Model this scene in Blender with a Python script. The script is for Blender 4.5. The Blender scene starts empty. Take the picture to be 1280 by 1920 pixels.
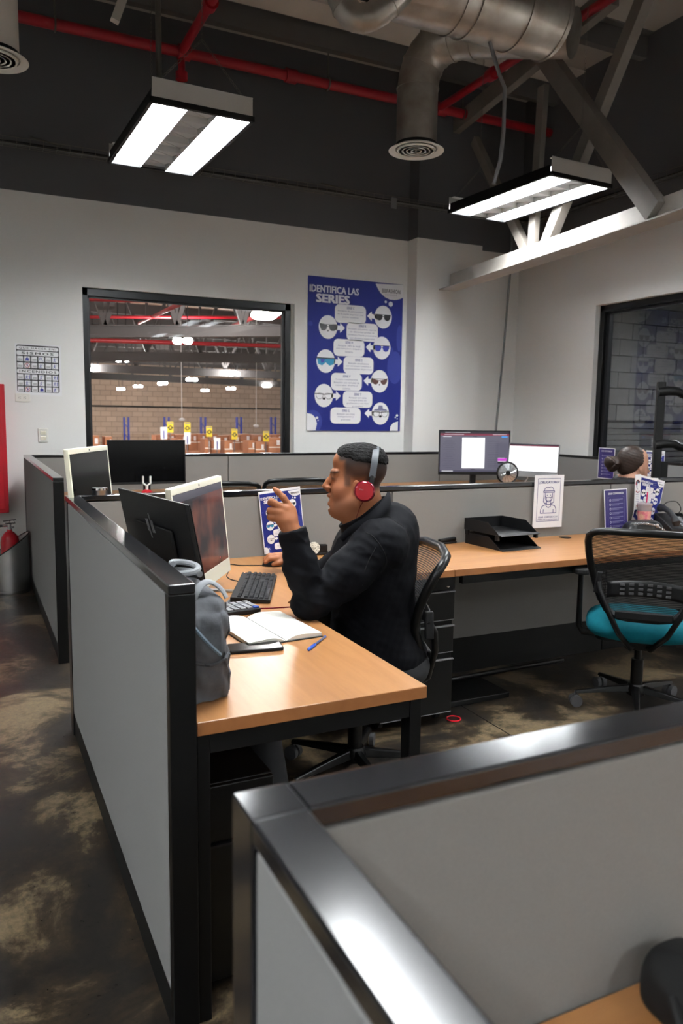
import bpy, bmesh, math, random
import numpy as np
from mathutils import Vector, Matrix, Euler
random.seed(7)
SC = bpy.context.scene
COL = SC.collection

# ------------------------------------------------------------------ camera
FPX, CX, CY, EYE, PITCH, ROLL, YAW = 1441.76, 640., 960., 1.4222, .1235, .0142, .4503
_fw = np.array([math.sin(YAW)*math.cos(PITCH), math.cos(YAW)*math.cos(PITCH), -math.sin(PITCH)])
_r0 = np.array([math.cos(YAW), -math.sin(YAW), 0.]); _u0 = np.cross(_r0, _fw)
_r = _r0*math.cos(ROLL)+_u0*math.sin(ROLL); _u = -_r0*math.sin(ROLL)+_u0*math.cos(ROLL)
CAMP = np.array([0., 0., EYE])
def ray(x, y): return _fw+_r*(x-CX)/FPX-_u*(y-CY)/FPX
def PZ(x, y, h): d = ray(x, y); return CAMP+d*(h-EYE)/d[2]      # pixel -> point at height h
def PY(x, y, v): d = ray(x, y); return CAMP+d*v/d[1]            # pixel -> point on the plane y = v
def PX(x, y, v): d = ray(x, y); return CAMP+d*v/d[0]
def PD(x, y, w): return CAMP+ray(x, y)*w                        # pixel -> point at depth w
def PN(x, y, o, n):
    d = ray(x, y); n = np.array(n, float); return CAMP+d*(((np.array(o, float)-CAMP)@n)/(d@n))
cd = bpy.data.cameras.new('camera'); cam = bpy.data.objects.new('camera', cd); COL.objects.link(cam)
cd.sensor_fit = 'VERTICAL'; cd.sensor_height = 36.; cd.sensor_width = 24.; cd.lens = FPX/1920*36
cd.clip_start = .02; cd.clip_end = 200
M = Matrix(((_r[0], _u[0], -_fw[0], 0), (_r[1], _u[1], -_fw[1], 0), (_r[2], _u[2], -_fw[2], EYE), (0, 0, 0, 1)))
cam.matrix_world = M
cd.dof.use_dof = True; cd.dof.focus_distance = 2.75; cd.dof.aperture_fstop = 5.0
SC.camera = cam
# ------------------------------------------------------------------ world, exposure
wd = bpy.data.worlds.new('world'); SC.world = wd; wd.use_nodes = True
wd.node_tree.nodes['Background'].inputs[0].default_value = (.5, .55, .6, 1)
wd.node_tree.nodes['Background'].inputs[1].default_value = .02
vs = SC.view_settings; vs.view_transform = 'Standard'; vs.look = 'None'; vs.gamma = 1; vs.use_curve_mapping = False
vs.exposure = 0.5
LAMP = 54.0          # emission of the office ceiling lamps
WLAMP = 330.0         # emission of the warehouse lamps

# ------------------------------------------------------------------ materials
def S(r, g, b):
    f = lambda c: (c/255/12.92) if c/255 <= .04045 else ((c/255+.055)/1.055)**2.4
    return (f(r), f(g), f(b), 1)
MATS = {}
def mat(name, col, rough=.5, metal=0., spec=.5, noise=None, bump=None, emit=None, alpha=None, trans=0., coat=0.):
    """noise=(scale, second colour, contrast)  bump=(scale, strength)"""
    m = bpy.data.materials.new(name); m.use_nodes = True; nt = m.node_tree; b = nt.nodes['Principled BSDF']
    b.inputs['Base Color'].default_value = col; b.inputs['Roughness'].default_value = rough
    b.inputs['Metallic'].default_value = metal; b.inputs['Specular IOR Level'].default_value = spec
    b.inputs['Transmission Weight'].default_value = trans; b.inputs['Coat Weight'].default_value = coat
    tc = nt.nodes.new('ShaderNodeTexCoord')
    if noise:
        n = nt.nodes.new('ShaderNodeTexNoise'); n.inputs['Scale'].default_value = noise[0]; n.inputs['Detail'].default_value = 6
        nt.links.new(tc.outputs['Object'], n.inputs['Vector'])
        r = nt.nodes.new('ShaderNodeValToRGB'); c = noise[2] if len(noise) > 2 else .2
        r.color_ramp.elements[0].position = .5-c; r.color_ramp.elements[1].position = .5+c
        r.color_ramp.elements[0].color = col; r.color_ramp.elements[1].color = noise[1]
        nt.links.new(n.outputs['Fac'], r.inputs[0]); nt.links.new(r.outputs[0], b.inputs['Base Color'])
    if bump:
        n = nt.nodes.new('ShaderNodeTexNoise'); n.inputs['Scale'].default_value = bump[0]; n.inputs['Detail'].default_value = 3
        nt.links.new(tc.outputs['Object'], n.inputs['Vector'])
        u = nt.nodes.new('ShaderNodeBump'); u.inputs['Strength'].default_value = bump[1]; u.inputs['Distance'].default_value = bump[2] if len(bump) > 2 else .002
        nt.links.new(n.outputs['Fac'], u.inputs['Height']); nt.links.new(u.outputs[0], b.inputs['Normal'])
    if emit:
        b.inputs['Emission Color'].default_value = emit[0]; b.inputs['Emission Strength'].default_value = emit[1]
    if alpha is not None: b.inputs['Alpha'].default_value = alpha
    MATS[name] = m; return m
def glassmat(name, tint=(1, 1, 1, 1), boost=1.0):
    m = bpy.data.materials.new(name); m.use_nodes = True; nt = m.node_tree; nt.nodes.clear()
    o = nt.nodes.new('ShaderNodeOutputMaterial'); t = nt.nodes.new('ShaderNodeBsdfTransparent'); g = nt.nodes.new('ShaderNodeBsdfGlossy')
    t.inputs[0].default_value = tint; g.inputs['Roughness'].default_value = 0.0
    f = nt.nodes.new('ShaderNodeLayerWeight'); f.inputs[0].default_value = .5          # Schlick reflectance from the facing ratio
    p = nt.nodes.new('ShaderNodeMath'); p.operation = 'POWER'; p.inputs[1].default_value = 5; nt.links.new(f.outputs['Facing'], p.inputs[0])
    k = nt.nodes.new('ShaderNodeMath'); k.operation = 'MULTIPLY_ADD'; k.inputs[1].default_value = .96*boost; k.inputs[2].default_value = .04*boost; k.use_clamp = True
    x = nt.nodes.new('ShaderNodeMixShader')
    nt.links.new(p.outputs[0], k.inputs[0]); nt.links.new(k.outputs[0], x.inputs[0]); nt.links.new(t.outputs[0], x.inputs[1]); nt.links.new(g.outputs[0], x.inputs[2]); nt.links.new(x.outputs[0], o.inputs[0])
    MATS[name] = m; return m
def attrmat(name, rough=.5, spec=.5, bump=None, sss=0.):
    m = mat(name, (1, 1, 1, 1), rough, 0, spec, None, bump); nt = m.node_tree
    a = nt.nodes.new('ShaderNodeVertexColor'); a.layer_name = 'tone'
    nt.links.new(a.outputs[0], nt.nodes['Principled BSDF'].inputs['Base Color'])
    return m
def woodmat(name, c1, c2, rough, axis=0):
    m = mat(name, c1, rough, 0, .5); nt = m.node_tree; b = nt.nodes['Principled BSDF']
    tc = nt.nodes.new('ShaderNodeTexCoord'); mp = nt.nodes.new('ShaderNodeMapping'); sc = [14, 14, 14]; sc[axis] = 1.3; mp.inputs['Scale'].default_value = sc
    n = nt.nodes.new('ShaderNodeTexNoise'); n.inputs['Scale'].default_value = 1.6; n.inputs['Detail'].default_value = 8; n.inputs['Roughness'].default_value = .65; n.inputs['Distortion'].default_value = .6
    r = nt.nodes.new('ShaderNodeValToRGB'); r.color_ramp.elements[0].position = .3; r.color_ramp.elements[1].position = .72
    r.color_ramp.elements[0].color = c2; r.color_ramp.elements[1].color = c1
    nt.links.new(tc.outputs['Object'], mp.inputs[0]); nt.links.new(mp.outputs[0], n.inputs['Vector']); nt.links.new(n.outputs['Fac'], r.inputs[0]); nt.links.new(r.outputs[0], b.inputs['Base Color'])
    return m
mat('wall_upper', S(66, 66, 67), .85, noise=(3, S(60, 60, 61)))
mat('fabric_panel', S(131, 129, 125), .95, spec=.1, noise=(420, S(125, 123, 120), .25), bump=(900, .25, .0006))
mat('fabric_outer', S(130, 130, 129), .95, spec=.1, noise=(420, S(124, 124, 124), .25), bump=(900, .25, .0006))
mat('black_cap', S(20, 20, 24), .15, spec=.7, bump=(120, .02, .0006))
mat('black_metal', S(11, 11, 12), .45, spec=.3)
mat('black_satin', S(9, 9, 10), .34, spec=.35)
mat('black_plastic', S(14, 14, 16), .45, spec=.35)
mat('black_rubber', S(14, 14, 15), .8)
mat('black_matte', S(16, 16, 17), .75)
mat('dark_plastic', S(30, 30, 33), .42, spec=.35)
mat('grey_plastic', S(112, 112, 114), .5)
mat('edge_glint', S(150, 150, 152), .3, .3)  # pale tone for the light caught on black drawer edges
mat('kick_black', S(11, 11, 11), .55, spec=.3)
mat('white_plastic', S(232, 230, 222), .4)
mat('cream_plastic', S(238, 234, 214), .35)
mat('silver', S(190, 192, 195), .28, .9)
mat('chrome', S(225, 225, 228), .12, 1.0)
mat('steel', S(190, 190, 190), .34, 1.0, noise=(2.5, S(165, 165, 165)))
mat('galvanised', S(190, 187, 181), .40, .85, noise=(7, S(150, 138, 126), .25), bump=(30, .08, .003))
mat('end_plate', S(176, 173, 168), .5)
mat('beam_paint', S(186, 180, 172), .55, noise=(5, S(170, 164, 157)))
mat('roof_paint', S(220, 213, 203), .7, noise=(2, S(204, 197, 188)))
mat('beam_paint_shaded', S(122, 115, 107), .7, noise=(5, S(110, 104, 97)))  # darker copy of the beam paint: shade on the unlit members
mat('roof_sheet', S(178, 172, 164), .8, noise=(1.2, S(164, 158, 150)))
mat('purlin_dark', S(92, 90, 88), .7)
mat('red_pipe', S(150, 16, 30), .45)
mat('red_paint', S(170, 16, 32), .35)
mat('brass_grey', S(110, 106, 100), .4, .7)
mat('lamp_white', S(250, 250, 250), .6, emit=((.95, .985, 1, 1), LAMP))
mat('louvre', S(222, 224, 226), .35, .25)
mat('lamp_inner', S(225, 227, 229), .25, .6)
mat('highbay', (1, 1, 1, 1), .5, emit=((1, .97, .93, 1), WLAMP))
woodmat('desk_wood', S(176, 126, 79), S(158, 107, 62), .36, 0)
woodmat('desk_wood_long', S(176, 126, 79), S(158, 107, 62), .36, 1)
mat('desk_edge', S(166, 108, 62), .4, noise=(30, S(156, 99, 55)))
mat('paper', S(236, 236, 238), .75, spec=.2)
mat('paper_warm', S(244, 242, 232), .7)
mat('navy', S(40, 44, 120), .45)
mat('poster_blue', S(34, 42, 118), .6, spec=.2)
mat('poster_blue_light', S(54, 63, 138), .6, spec=.2)
mat('poster_purple', S(40, 30, 98), .4)
mat('ink', S(20, 20, 24), .5)
mat('ink_grey', S(120, 120, 150), .5)
mat('ink_blue', S(38, 44, 150), .5)
mat('ink_red', S(170, 30, 44), .5)
mat('lens_black', S(26, 26, 30), .4)
mat('lens_navy', S(48, 56, 150), .4)
mat('lens_teal', S(40, 140, 180), .4)
mat('lens_brown', S(96, 66, 62), .4)
mat('teal_fabric', S(8, 104, 118), .85, spec=.2, bump=(700, .3, .001), noise=(60, S(6, 96, 110)))
mat('blue_pen', S(34, 86, 190), .35)
mat('clear_plastic', S(190, 196, 204), .15, trans=.7)
mat('jacket_inner', S(14, 14, 16), .8)
mat('red_gloss', S(128, 10, 34), .18, .35, coat=.6)
mat('band_grey', S(74, 78, 84), .5)
mat('carton', S(186, 128, 92), .8, noise=(4, S(168, 112, 80)))
mat('carton_side', S(150, 98, 68), .8, noise=(4, S(134, 86, 58)))
mat('rack_blue', S(36, 52, 150), .5)
mat('yellow_sign', S(236, 208, 44), .5)
mat('warehouse_floor', S(120, 116, 110), .5)
mat('truss_grey', S(66, 62, 62), .7)
mat('warehouse_deck', S(196, 172, 156), .8)
mat('pink_drink', S(222, 106, 130), .35, noise=(40, S(240, 190, 160), .15))
mat('ice_lid', S(214, 200, 204), .2, trans=.5)
mat('magenta', S(206, 28, 96), .4)
mat('leather', S(22, 23, 25), .38)
mat('bag_zip', S(104, 124, 138), .5)
mat('bag_strap', S(150, 154, 158), .8)
mat('lcd_off', S(7, 7, 8), .12, spec=.22)
mat('key_grey', S(150, 152, 156), .45)
mat('pencil', S(176, 174, 166), .8)
mat('badge', S(236, 236, 226), .6, noise=(160, S(150, 152, 140), .12))
mat('red_gloss2', S(230, 30, 52), .3)
mat('shoe', S(20, 20, 20), .4)
mat('block_grey', S(122, 121, 120), .9, noise=(14, S(110, 109, 108)), bump=(60, .3, .004))
mat('mortar', S(70, 69, 68), .95)
mat('curtain_slat', S(112, 112, 112), .5, .3)
mat('green_led', (0, 0, 0, 1), .5, emit=((1, .25, .15, 1), 4))
glassmat('window_glass', (.97, .98, .98, 1), 1.0)
glassmat('window_glass_side', (.9, .91, .92, 1), 1.6)
def screen(name, col, e): return mat(name, S(8, 8, 9), .2, emit=(S(*col), e))
screen('screen_white', (250, 250, 252), .95); screen('screen_grey', (92, 90, 104), .9); screen('screen_maroon', (120, 44, 64), .9)
screen('screen_dark', (44, 42, 50), .9); screen('screen_violet', (190, 70, 190), .9); screen('screen_blue', (60, 150, 230), .9); screen('screen_lilac', (150, 140, 224), .9)
screen('screen_line', (70, 68, 84), .9); screen('screen_pale', (214, 214, 218), .95)

# ------------------------------------------------------------------ special materials
def two_tone():
    m = mat('wall_paint', S(232, 231, 228), .75, bump=(60, .04, .002)); nt = m.node_tree; b = nt.nodes['Principled BSDF']
    g = nt.nodes.new('ShaderNodeNewGeometry'); sx = nt.nodes.new('ShaderNodeSeparateXYZ'); nt.links.new(g.outputs['Position'], sx.inputs[0])
    c = nt.nodes.new('ShaderNodeMath'); c.operation = 'GREATER_THAN'; c.inputs[1].default_value = 3.262; nt.links.new(sx.outputs['Z'], c.inputs[0])
    x = nt.nodes.new('ShaderNodeMix'); x.data_type = 'RGBA'; x.inputs['A'].default_value = S(232, 231, 228); x.inputs['B'].default_value = S(82, 82, 84)
    nt.links.new(c.outputs[0], x.inputs['Factor']); nt.links.new(x.outputs['Result'], b.inputs['Base Color'])
two_tone()
def floor_mat():
    m = mat('stained_concrete', S(60, 55, 50), .3, spec=.5); nt = m.node_tree; b = nt.nodes['Principled BSDF']; L = nt.links.new
    tc = nt.nodes.new('ShaderNodeTexCoord')
    def nz(s, d, r=.6, dist=0):
        n = nt.nodes.new('ShaderNodeTexNoise'); n.inputs['Scale'].default_value = s; n.inputs['Detail'].default_value = d; n.inputs['Roughness'].default_value = r; n.inputs['Distortion'].default_value = dist
        L(tc.outputs['Object'], n.inputs['Vector']); return n
    n1 = nz(2.1, 10, .68, .5); r1 = nt.nodes.new('ShaderNodeValToRGB'); cr = r1.color_ramp
    cr.elements[0].position = .34; cr.elements[0].color = S(33, 32, 32); cr.elements[1].position = .59; cr.elements[1].color = S(132, 116, 92)
    for p, c in ((.45, S(42, 38, 35)), (.52, S(64, 54, 43))):
        e = cr.elements.new(p); e.color = c
    n2 = nz(38, 8, .75, .3); r2 = nt.nodes.new('ShaderNodeValToRGB'); r2.color_ramp.elements[0].position = .35; r2.color_ramp.elements[1].position = .68
    r2.color_ramp.elements[0].color = (.45, .45, .45, 1); r2.color_ramp.elements[1].color = (1.25, 1.2, 1.1, 1)
    mx = nt.nodes.new('ShaderNodeMix'); mx.data_type = 'RGBA'; mx.blend_type = 'MULTIPLY'; mx.inputs['Factor'].default_value = .85
    L(n1.outputs['Fac'], r1.inputs[0]); L(n2.outputs['Fac'], r2.inputs[0]); L(r1.outputs[0], mx.inputs['A']); L(r2.outputs[0], mx.inputs['B']); L(mx.outputs['Result'], b.inputs['Base Color'])
    r3 = nt.nodes.new('ShaderNodeMapRange'); r3.inputs['To Min'].default_value = .16; r3.inputs['To Max'].default_value = .5; L(n2.outputs['Fac'], r3.inputs['Value']); L(r3.outputs[0], b.inputs['Roughness'])
floor_mat()
def block_far():
    m = mat('far_block', S(176, 152, 132), .9); nt = m.node_tree; b = nt.nodes['Principled BSDF']; L = nt.links.new
    tc = nt.nodes.new('ShaderNodeTexCoord'); mp = nt.nodes.new('ShaderNodeMapping'); mp.inputs['Rotation'].default_value = (math.radians(-90), 0, 0)
    k = nt.nodes.new('ShaderNodeTexBrick'); k.inputs['Scale'].default_value = 1; k.inputs['Brick Width'].default_value = .62; k.inputs['Row Height'].default_value = .31; k.inputs['Mortar Size'].default_value = .016
    k.inputs['Color1'].default_value = S(182, 156, 136); k.inputs['Color2'].default_value = S(166, 142, 124); k.inputs['Mortar'].default_value = S(128, 108, 96)
    L(tc.outputs['Object'], mp.inputs[0]); L(mp.outputs[0], k.inputs['Vector']); L(k.outputs['Color'], b.inputs['Base Color'])
block_far()
def mesh_back():
    m = bpy.data.materials.new('chair_mesh'); m.use_nodes = True; nt = m.node_tree; b = nt.nodes['Principled BSDF']; L = nt.links.new
    b.inputs['Base Color'].default_value = S(26, 26, 29); b.inputs['Roughness'].default_value = .7
    tc = nt.nodes.new('ShaderNodeTexCoord'); w = nt.nodes.new('ShaderNodeTexWave'); w.wave_type = 'BANDS'; w.bands_direction = 'Z'; w.inputs['Scale'].default_value = 42; w.inputs['Distortion'].default_value = 1.2; w.inputs['Detail'].default_value = 1
    r = nt.nodes.new('ShaderNodeMapRange'); r.inputs['From Min'].default_value = .25; r.inputs['From Max'].default_value = .8; r.inputs['To Min'].default_value = .95; r.inputs['To Max'].default_value = .5
    L(tc.outputs['Object'], w.inputs['Vector']); L(w.outputs['Fac'], r.inputs['Value']); L(r.outputs[0], b.inputs['Alpha'])
    MATS['chair_mesh'] = m
mesh_back()
def bag_mat():
    m = mat('bag_grey', S(112, 114, 118), .9, spec=.1, noise=(16, S(82, 84, 88), .22), bump=(60, .3, .004))
bag_mat()
mat('jacket', S(11, 12, 17), .75, spec=.12, bump=(30, .2, .006))
mat('jacket_seam', S(6, 6, 8), .8)
mat('trousers', S(20, 21, 25), .8, bump=(20, .15, .006))
mat('hair', S(10, 9, 9), .65, spec=.15, noise=(150, S(20, 18, 18), .25), bump=(240, .6, .004))
mat('hair_brown', S(32, 22, 18), .45, spec=.3, noise=(60, S(54, 38, 30), .3), bump=(90, .4, .004))
attrmat('skin', .55, .25, bump=(180, .08, .001))

# ------------------------------------------------------------------ mesh helpers
OFF = {}      # object name -> world offset of its local frame
def V(a): return np.array(a, float)
def unit(a): a = V(a); return a/np.linalg.norm(a)
class MB:
    def __init__(s): s.v = []; s.f = []; s.mi = []; s.k = 0
    def add(s, vs, fs):
        n = len(s.v); s.v += [tuple(map(float, p)) for p in vs]; s.f += [tuple(n+i for i in f) for f in fs]; s.mi += [s.k]*len(fs); return s
    def box(s, x0, y0, z0, x1, y1, z1):
        return s.obox(((x0+x1)/2, (y0+y1)/2, (z0+z1)/2), ((x1-x0)/2, 0, 0), (0, (y1-y0)/2, 0), (0, 0, (z1-z0)/2))
    def obox(s, c, a, b, d):
        c, a, b, d = map(V, (c, a, b, d)); p = [c+i*a+j*b+k*d for k in (-1, 1) for j in (-1, 1) for i in (-1, 1)]
        return s.add(p, [(0, 2, 3, 1), (4, 5, 7, 6), (0, 1, 5, 4), (2, 6, 7, 3), (0, 4, 6, 2), (1, 3, 7, 5)])
    def beam(s, a, b, w, h, up=(0, 0, 1)):
        a, b = V(a), V(b); d = b-a; L = np.linalg.norm(d); d = d/L; up = V(up)
        if abs(d@up) > .999: up = V((0, 1, 0))
        x = np.cross(d, up); x /= np.linalg.norm(x); u = np.cross(x, d)
        return s.obox((a+b)/2, x*w/2, d*L/2, u*h/2)
    def tube(s, pts, r, n=8, closed=False, sq=None, cap=True):
        P = [V(p) for p in pts]; m = len(P); rs = r if hasattr(r, '__len__') else [r]*m
        T = []
        for i in range(m):
            if closed: t = P[(i+1) % m]-P[i-1]
            else: t = P[min(i+1, m-1)]-P[max(i-1, 0)]
            T.append(t/(np.linalg.norm(t)+1e-12))
        u = np.cross(T[0], (0, 0, 1.)); 
        if np.linalg.norm(u) < 1e-3: u = np.cross(T[0], (0, 1., 0))
        u /= np.linalg.norm(u); vs = []
        for i in range(m):
            u = u-T[i]*(u@T[i]); u /= np.linalg.norm(u); w = np.cross(T[i], u)
            for k in range(n):
                a = 2*math.pi*k/n; vs.append(P[i]+rs[i]*(math.cos(a)*u*(sq or 1)+math.sin(a)*w))
        fs = []
        for i in range(m if closed else m-1):
            for k in range(n):
                i2 = (i+1) % m; fs.append((i*n+k, i*n+(k+1) % n, i2*n+(k+1) % n, i2*n+k))
        if cap and not closed: fs += [tuple(range(n))[::-1], tuple((m-1)*n+k for k in range(n))]
        return s.add(vs, fs)
    def cyl(s, a, b, r, r2=None, n=20): return s.tube([a, b], [r, r if r2 is None else r2], n)
    def lathe(s, prof, n=28, o=(0, 0, 0), ax=(0, 0, 1)):
        ax = unit(ax); o = V(o); u = np.cross(ax, (0, 1., 0)) if abs(ax[1]) < .9 else np.cross(ax, (1., 0, 0)); u /= np.linalg.norm(u); w = np.cross(ax, u); vs = []; m = len(prof)
        for r, h in prof:
            for k in range(n):
                a = 2*math.pi*k/n; vs.append(o+ax*h+max(r, 1e-5)*(math.cos(a)*u+math.sin(a)*w))
        fs = [(i*n+k, i*n+(k+1) % n, (i+1)*n+(k+1) % n, (i+1)*n+k) for i in range(m-1) for k in range(n)]
        if prof[0][0] > 1e-4: fs.append(tuple(range(n))[::-1])
        if prof[-1][0] > 1e-4: fs.append(tuple((m-1)*n+k for k in range(n)))
        return s.add(vs, fs)
    def prism(s, poly, o, ex, ey, ez):
        """2D polygon in the frame (ex, ey), pushed along the vector ez"""
        o, ex, ey, ez = map(V, (o, ex, ey, ez)); n = len(poly)
        vs = [o+ex*x+ey*y for x, y in poly]+[o+ex*x+ey*y+ez for x, y in poly]
        return s.add(vs, [tuple(range(n))[::-1], tuple(range(n, 2*n))]+[(i, (i+1) % n, n+(i+1) % n, n+i) for i in range(n)])
    def grid(s, fn, nu, nv, closeu=False):
        vs = [fn(i/(nu if closeu else nu-1), j/(nv-1)) for j in range(nv) for i in range(nu)]; fs = []
        for j in range(nv-1):
            for i in range(nu if closeu else nu-1): fs.append((j*nu+i, j*nu+(i+1) % nu, (j+1)*nu+(i+1) % nu, (j+1)*nu+i))
        return s.add(vs, fs)
    def mesh(s, name, mats, off=(0, 0, 0), smooth=False, recalc=True):
        me = bpy.data.meshes.new(name); v = np.array(s.v, float)-np.array(off, float)
        me.from_pydata([tuple(p) for p in v], [], s.f)
        for m in (mats if isinstance(mats, (list, tuple)) else [mats]): me.materials.append(MATS[m] if isinstance(m, str) else m)
        if any(s.mi): me.polygons.foreach_set('material_index', s.mi)
        if recalc:
            b = bmesh.new(); b.from_mesh(me); bmesh.ops.recalc_face_normals(b, faces=b.faces); b.to_mesh(me); b.free()
        if smooth: smooth_mesh(me, smooth if not isinstance(smooth, bool) else 40)
        me.update(); return me
    def build(s, name, mats, parent=None, smooth=False, bevel=0, off=None, seg=2):
        if off is None: off = OFF.get(parent.name, (0, 0, 0)) if parent else (0, 0, 0)
        o = bpy.data.objects.new(name, s.mesh(name, mats, off, smooth)); COL.objects.link(o)
        if parent: o.parent = parent; OFF[o.name] = off
        else: o.location = off
        if bevel: bev(o, bevel, seg)
        return o
def smooth_mesh(me, ang=40):
    me.polygons.foreach_set('use_smooth', [True]*len(me.polygons))
    if ang < 180: me.set_sharp_from_angle(angle=math.radians(ang))
def bev(o, w, seg=2):
    m = o.modifiers.new('bevel', 'BEVEL'); m.width = w; m.segments = seg; m.limit_method = 'ANGLE'; m.angle_limit = math.radians(40); m.harden_normals = False
def tag(o, label=None, cat=None, group=None, kind=None):
    if label: o['label'] = label
    if cat: o['category'] = cat
    if group: o['group'] = group
    if kind: o['kind'] = kind
    return o
def root(name, loc, label=None, cat=None, group=None, kind=None, rz=0., world=True):
    """Empty at a thing's base; world=True: the parts are given in world coordinates"""
    e = bpy.data.objects.new(name, None); COL.objects.link(e); e.location = loc; e.rotation_euler = (0, 0, rz); e.empty_display_size = .1
    OFF[e.name] = tuple(loc) if world else (0, 0, 0)
    return tag(e, label, cat, group, kind)
def struct(name, mb, mats, parent=None, **k):
    o = mb.build(name, mats, parent, **k)
    if not parent: o['kind'] = 'structure'
    return o
def solo(name, mb, mats, base, label, cat, group=None, kind=None, **k):
    return tag(mb.build(name, mats, None, off=tuple(base), **k), label, cat, group, kind)
def bx(*a): return MB().box(*a)
def copy_tree(o, parent=None):
    c = o.copy(); COL.objects.link(c)
    if parent: c.parent = parent
    for ch in [x for x in o.children]: copy_tree(ch, c)
    return c
def dup(r, loc, rz=0., label=None, group=None):
    c = copy_tree(r); c.location = loc; c.rotation_euler = (0, 0, rz)
    if label: c['label'] = label
    if group: c['group'] = group
    return c

# ------------------------------------------------------------------ flat print: polygons and lettering on one sheet
_tc = {}
def text_geo(body, bold=0., spacing=1.):
    key = (body, bold, spacing)
    if key in _tc: return _tc[key]
    cu = bpy.data.curves.new('txt', 'FONT'); cu.body = body; cu.size = 1; cu.resolution_u = 2; cu.offset = bold; cu.space_character = spacing; cu.fill_mode = 'FRONT'
    o = bpy.data.objects.new('txt', cu); COL.objects.link(o)
    dg = bpy.context.evaluated_depsgraph_get(); me = bpy.data.meshes.new_from_object(o.evaluated_get(dg))
    vs = np.array([v.co[:2] for v in me.vertices]) if len(me.vertices) else np.zeros((0, 2)); fs = [tuple(p.vertices) for p in me.polygons]
    bpy.data.objects.remove(o); bpy.data.curves.remove(cu); bpy.data.meshes.remove(me)
    if len(vs): lo, hi = vs.min(0), vs.max(0); vs = (vs-lo); wh = hi-lo
    else: wh = np.ones(2)
    _tc[key] = (vs, fs, wh); return _tc[key]
class Print:
    """x to the right, z up, facing -y; every layer sits a little in front of the one before"""
    def __init__(s, step=.0004): s.mb = MB(); s.mats = []; s.step = step; s.top = 0
    def _m(s, m):
        if m not in s.mats: s.mats.append(m)
        s.mb.k = s.mats.index(m)
    def poly(s, pts, m, layer=1):
        s._m(m); y = -s.step*layer; s.mb.add([(x, y, z) for x, z in pts], [tuple(range(len(pts)))]); return s
    def line(s, pts, w, m, layer=1, closed=False):
        s._m(m); y = -s.step*layer; n = len(pts)
        for i in range(n if closed else n-1):
            a, b = V(pts[i]), V(pts[(i+1) % n]); d = b-a; L = np.linalg.norm(d)
            if L < 1e-9: continue
            d /= L; q = V((-d[1], d[0]))*w/2; e = d*w*.3
            s.mb.add([(p[0], y, p[1]) for p in (a-q-e, b-q+e, b+q+e, a+q-e)], [(0, 1, 2, 3)])
        return s
    def rect(s, cx, cz, w, h, m, layer=1, r=0., n=5):
        return s.poly(rr(cx, cz, w, h, r, n), m, layer)
    def disc(s, cx, cz, rx, rz, m, layer=1, n=24):
        return s.poly([(cx+rx*math.cos(2*math.pi*i/n), cz+rz*math.sin(2*math.pi*i/n)) for i in range(n)], m, layer)
    def text(s, body, cx, cz, w=None, h=None, m='ink', layer=3, bold=0., spacing=1., slant=0.):
        """lettering fitted into a width (and a height) around its centre"""
        vs, fs, wh = text_geo(body, 0., spacing)
        if not len(vs): return s
        sx = (w/wh[0]) if w else (h/wh[1]); sz = (h/wh[1]) if h else sx
        s._m(m)
        for i, (ox, oz) in enumerate(((0, 0), (-1, .6), (1, -.6), (-1, -.6), (1, .6)) if bold > 0 else ((0, 0),)):      # heavier strokes: shifted copies, each a hair in front
            y = -s.step*(layer+.18*i)
            s.mb.add([(cx+(p[0]-wh[0]/2+ox*bold)*sx, y, cz+(p[1]-wh[1]/2+oz*bold)*sz) for p in vs], fs)
        return s
    def mesh(s, name): return s.mb.mesh(name, s.mats, recalc=False)
def rr(cx, cz, w, h, r=0., n=5):
    if r <= 0: return [(cx-w/2, cz-h/2), (cx+w/2, cz-h/2), (cx+w/2, cz+h/2), (cx-w/2, cz+h/2)]
    out = []
    for (sx, sz, a0) in ((1, -1, -90), (1, 1, 0), (-1, 1, 90), (-1, -1, 180)):
        for i in range(n+1):
            a = math.radians(a0+90*i/n); out.append((cx+sx*(w/2-r)+r*math.cos(a), cz+sz*(h/2-r)+r*math.sin(a)))
    return out
def ell(cx, cz, rx, rz, n=20, a0=0, a1=360): return [(cx+rx*math.cos(math.radians(a0+(a1-a0)*i/n)), cz+rz*math.sin(math.radians(a0+(a1-a0)*i/n))) for i in range(n+1)]
def sheet_thing(name, mesh, w, h, loc, rot, label, cat, group=None, board='paper', thick=.003, scale=1.):
    """a printed sheet: thin board with its printed face as a part"""
    e = bpy.data.objects.new(name, None); COL.objects.link(e); e.location = loc; e.rotation_euler = rot; tag(e, label, cat, group)
    OFF[e.name] = (0, 0, 0)
    bx(-w/2, 0, 0, w/2, thick, h).build('board', board, e)
    p = bpy.data.objects.new('printed_face', mesh); COL.objects.link(p); p.parent = e; p.scale = (scale, 1, scale)
    return e

# ================================================================== the setting
WY, RX, RZ = 7.25, 5.7, 4.9          # back wall, right wall, roof height
HP = 1.064                           # partition height
DZ = .745                            # desk height
fl = struct('floor', bx(-4, -4.5, -.12, RX, WY, 0), 'stained_concrete')
struct('joint', bx(2.151, -4.4, -.01, 2.157, 3.4, .0006), 'black_matte', fl)
struct('joint', bx(-3.9, .3, -.01, RX-.1, .306, .0006), 'black_matte', fl)
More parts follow.
